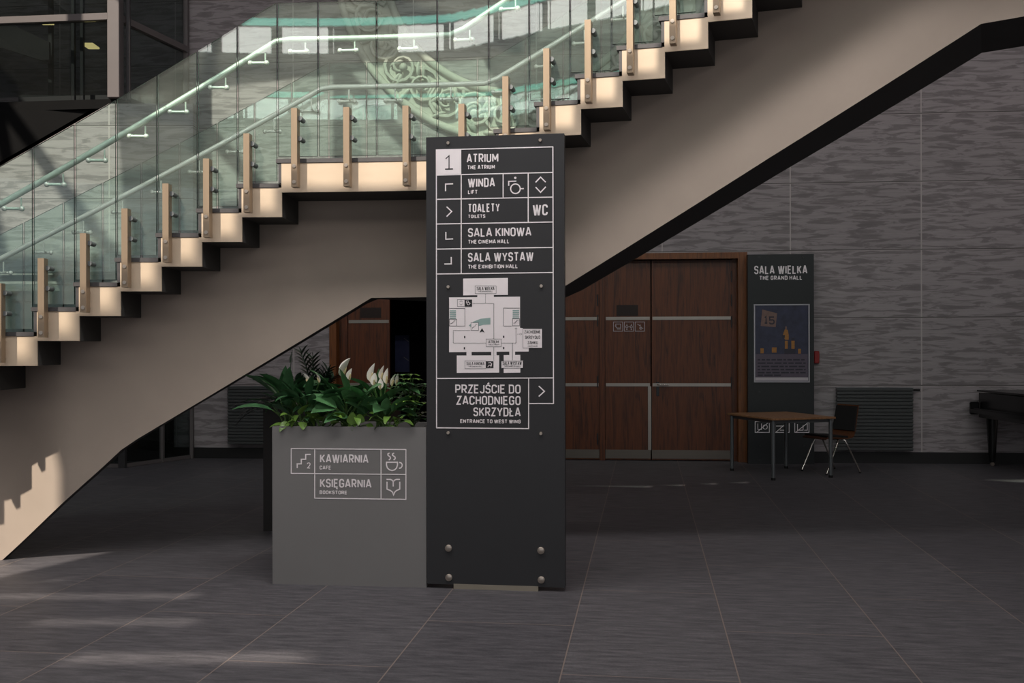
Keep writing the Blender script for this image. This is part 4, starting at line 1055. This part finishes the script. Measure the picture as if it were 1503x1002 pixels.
# floor slab and dark sloping soffit of the lift landing
m = MB(); m.prism([LL + Vector((0,0,LB-.12)), LC + Vector((0,0,LB-.12)), LRr + Vector((0,-.05,LB-.12)), Vector((LL.x, LRr.y-.05, LB-.12))], (0,0,.12)); m.build('floor_slab', 'darkpanel', lf)
sa = at(-60, 272, LC.y+.1); sb = at(158, 147, LC.y+.1)
m = MB(); m.prism([(sa.x, sa.y, sa.z), (sb.x, sb.y, sb.z), (sb.x, sb.y, LB-.12), (sa.x, sa.y, LB-.12)], (0, .9, 0)); m.build('sloping_soffit', 'darkpanel', lf, label='dark sloping soffit under the lift landing')
for x, y, d, mat in ((75,.9,.06,'darksteel'),(108,.5,.05,'darksteel'),(121,.35,.05,'darksteel')):
    p = at(x, 200, LC.y+y); p.z = 0; pstl(p, d, d, 9.5, 'guide_rail', mat)
m = MB(); m.box((LC.x-.9, LC.y+.85, 5.0), (1.5, .12, .14)); m.build('crossbeam', 'darksteel', lf)
m = MB(); a = at(0, 45, LC.y+.8); b = at(72, 92, LC.y+.6); m.hexa([a+Vector((-.4,0,-.1)), b, b+Vector((0,.05,0)), a+Vector((-.4,.05,-.1)), a+Vector((-.4,0,.35)), b+Vector((0,0,.28)), b+Vector((0,.05,.28)), a+Vector((-.4,.05,.35))]); m.build('sloping_panel', 'darksteel', lf)
m = MB(); m.prism([at(-40, 60, LC.y+.95), at(78, 190, LC.y+.95), at(78, 215, LC.y+.95), at(-40, 270, LC.y+.95)], (0,.05,0)); 
for x, y in ((66, 32), (133, 67.5)):
    p = at(x, y, LC.y+.55); m = MB(); m.box(p, (.15, .22, .02)); m.build('lamp', 'lamp', lf, label='small warm yellow ceiling lamp')
# stone slab added to show sunlit stone through the balustrade glass
pa = at(-70, 284, LC.y-.32); pb = at(160, 152, LC.y-.32); pc_ = at(283, 143, LC.y-.32)
m = MB(); m.prism([(pa.x, pa.y, 2.55), (pb.x, pb.y, 2.55), (pc_.x, pc_.y, 2.55), (pc_.x, pc_.y, pb.z), (pb.x, pb.y, pb.z), (pa.x, pa.y, pa.z)], (0, .2, 0))
po_ = m.build_at('added_parapet', 'stone', (pb.x, pb.y+.1, 2.55), 0, label='stone parapet added to catch the sun under the lift landing behind the left balustrade', category='parapet')
# glazed vestibule on the ground floor under the stairs
VC = ground(180, 686.5); VR = WP.pt(WP.px(283, 600)[0], 0, .04)
vs_ = thing('glass_vestibule', (VC+VR)/2, 0, label='low dark glass vestibule on the floor under the left stair flight', category='vestibule')
def vbox(p, w, d, z1, name, mat):
    m = MB(); m.box((p.x, p.y, z1/2), (w, d, z1)); return m.build(name, mat, vs_)
vl_ = Vector((VC.x-2.5, VC.y+.2, 0))
for p, w_ in ((VC, .09), (VC.lerp(VR, .55), .05), (VR, .05), (vl_, .08)): vbox(p, w_, .07, 2.5, 'post', 'darksteel' if w_ != .05 else 'liftsteel')
for a, b in ((VC, VR), (vl_, VC)):
    d = b-a; rz = math.atan2(d.y, d.x); c = (a+b)/2
    m = MB(); m.box((c.x, c.y, 1.25), (d.length-.1, .02, 2.4), rz); m.build('pane', 'liftglass', vs_)
    m = MB(); m.box((c.x, c.y, 2.53), (d.length, .08, .08), rz); m.build('crossbeam', 'darksteel', vs_)
    m = MB(); m.box((c.x, c.y, .03), (d.length-.1, .05, .05), rz); m.build('sill', 'liftsteel', vs_)
m = MB(); m.box((VC.x-1.2, WP.pt(VC.x-1.2,0).y-.35, 1.2), (3.0, .3, 2.4)); m.build('back_panel', 'darkpanel', vs_)
# ================================================================== CARVED STONE WREATH ON THE BACK WALL
WO = Plane(WP.pt(0, 0, .0), WP.u)
wu, wz = WO.px(762, -62); RW = 2.25
wr = MB()
def wp(a, r, off=0): return WO.pt(wu + r*math.cos(a), wz + r*math.sin(a), off)
N = 120
for r in (RW-.34, RW+.34): wr.tube([wp(2*math.pi*i/N, r, .05) for i in range(N)], .055, 8, closed=True)
vs = []; fs = []
for i in range(N):
    for r in (RW-.33, RW+.33): vs.append(wp(2*math.pi*i/N, r, .035))
for i in range(N): a = 2*i; b = (2*i+2) % (2*N); fs.append((a, a+1, b+1, b))
wr.add(vs, fs)
for i in range(34):
    a0 = 2*math.pi*i/34; pts = []; rs = []
    sg = 1 if i % 2 else -1
    for k in range(22):
        q = k/21; rr = .27*(1-q*.85); an = a0*2 + sg*q*3.4*math.pi
        c = wp(a0, RW, .08)
        e = WO.u*math.cos(an)*rr + Vector((0,0,1))*math.sin(an)*rr
        pts.append(c + e + WO.n*.03*q); rs.append(.035*(1-q*.4))
    wr.tube(pts, .03, 6, rs=rs); wr.ball(pts[-1] + WO.n*.02, .06, 8, 5)
    for k in range(7):
        a = a0 + rnd(-.09, .09); r = RW + rnd(-.27, .27); an = rnd(0, 6.28)
        rot = Matrix.Rotation(WR, 3, 'Z') @ Matrix.Rotation(an, 3, 'Y')
        wr.ball(wp(a, r, .07), .1, 8, 5, (1.1, .55, .35), rot=rot)
wr.build_at('carved_wreath', 'stone_carve', wp(-math.pi/2, RW+.38, 0), WR, smooth=60, label='large carved stone wreath of scrolls and leaves on the wall behind the glass', category='stone carving')

# ================================================================== GLOWING PANELS ADDED ON THE SLAB EDGE FOR THE GLASS TO MIRROR
mz = thing('gallery_parapet', (-1, 3.9, 4.5), 0, label='gallery edge with an added row of glowing white panels above the viewer', category='gallery edge')
ED = [Vector((x, y-.14, 0)) for x, y in [NEARE[i] for i in (0, 6, 12, 15, 20, 26, 32)]]
bk_ = MB()
for a, b in zip(ED, ED[1:]):
    d = (b-a); rz = math.atan2(d.y, d.x); bk_.box((a+b)/2 + Vector((0, -.05, 4.71)), (d.length, .08, 1.42), rz)
bk_.build('parapet', 'darkpanel', mz)  # hung low to keep the added fill out of the reflections
for a, b in zip(ED, ED[1:]):
    d = b-a; L = d.length; n = int(L/.34); rz = math.atan2(d.y, d.x); nn = Vector((-d.y, d.x, 0)).normalized()
    for i in range(n):
        if i % 4 == 3 : continue
        c = a + d*((i+.5)/n) + nn*.0
        m = MB(); m.box(c + Vector((0,0,4.75)), (L/n*.80, .02, .26), rz); m.build('glow_panel', 'glow_white', mz)
    m = MB(); m.box((a+b)/2 + Vector((0,0,4.94)), (L, .02, .07), rz); m.build('glow_strip', 'glow_teal', mz)
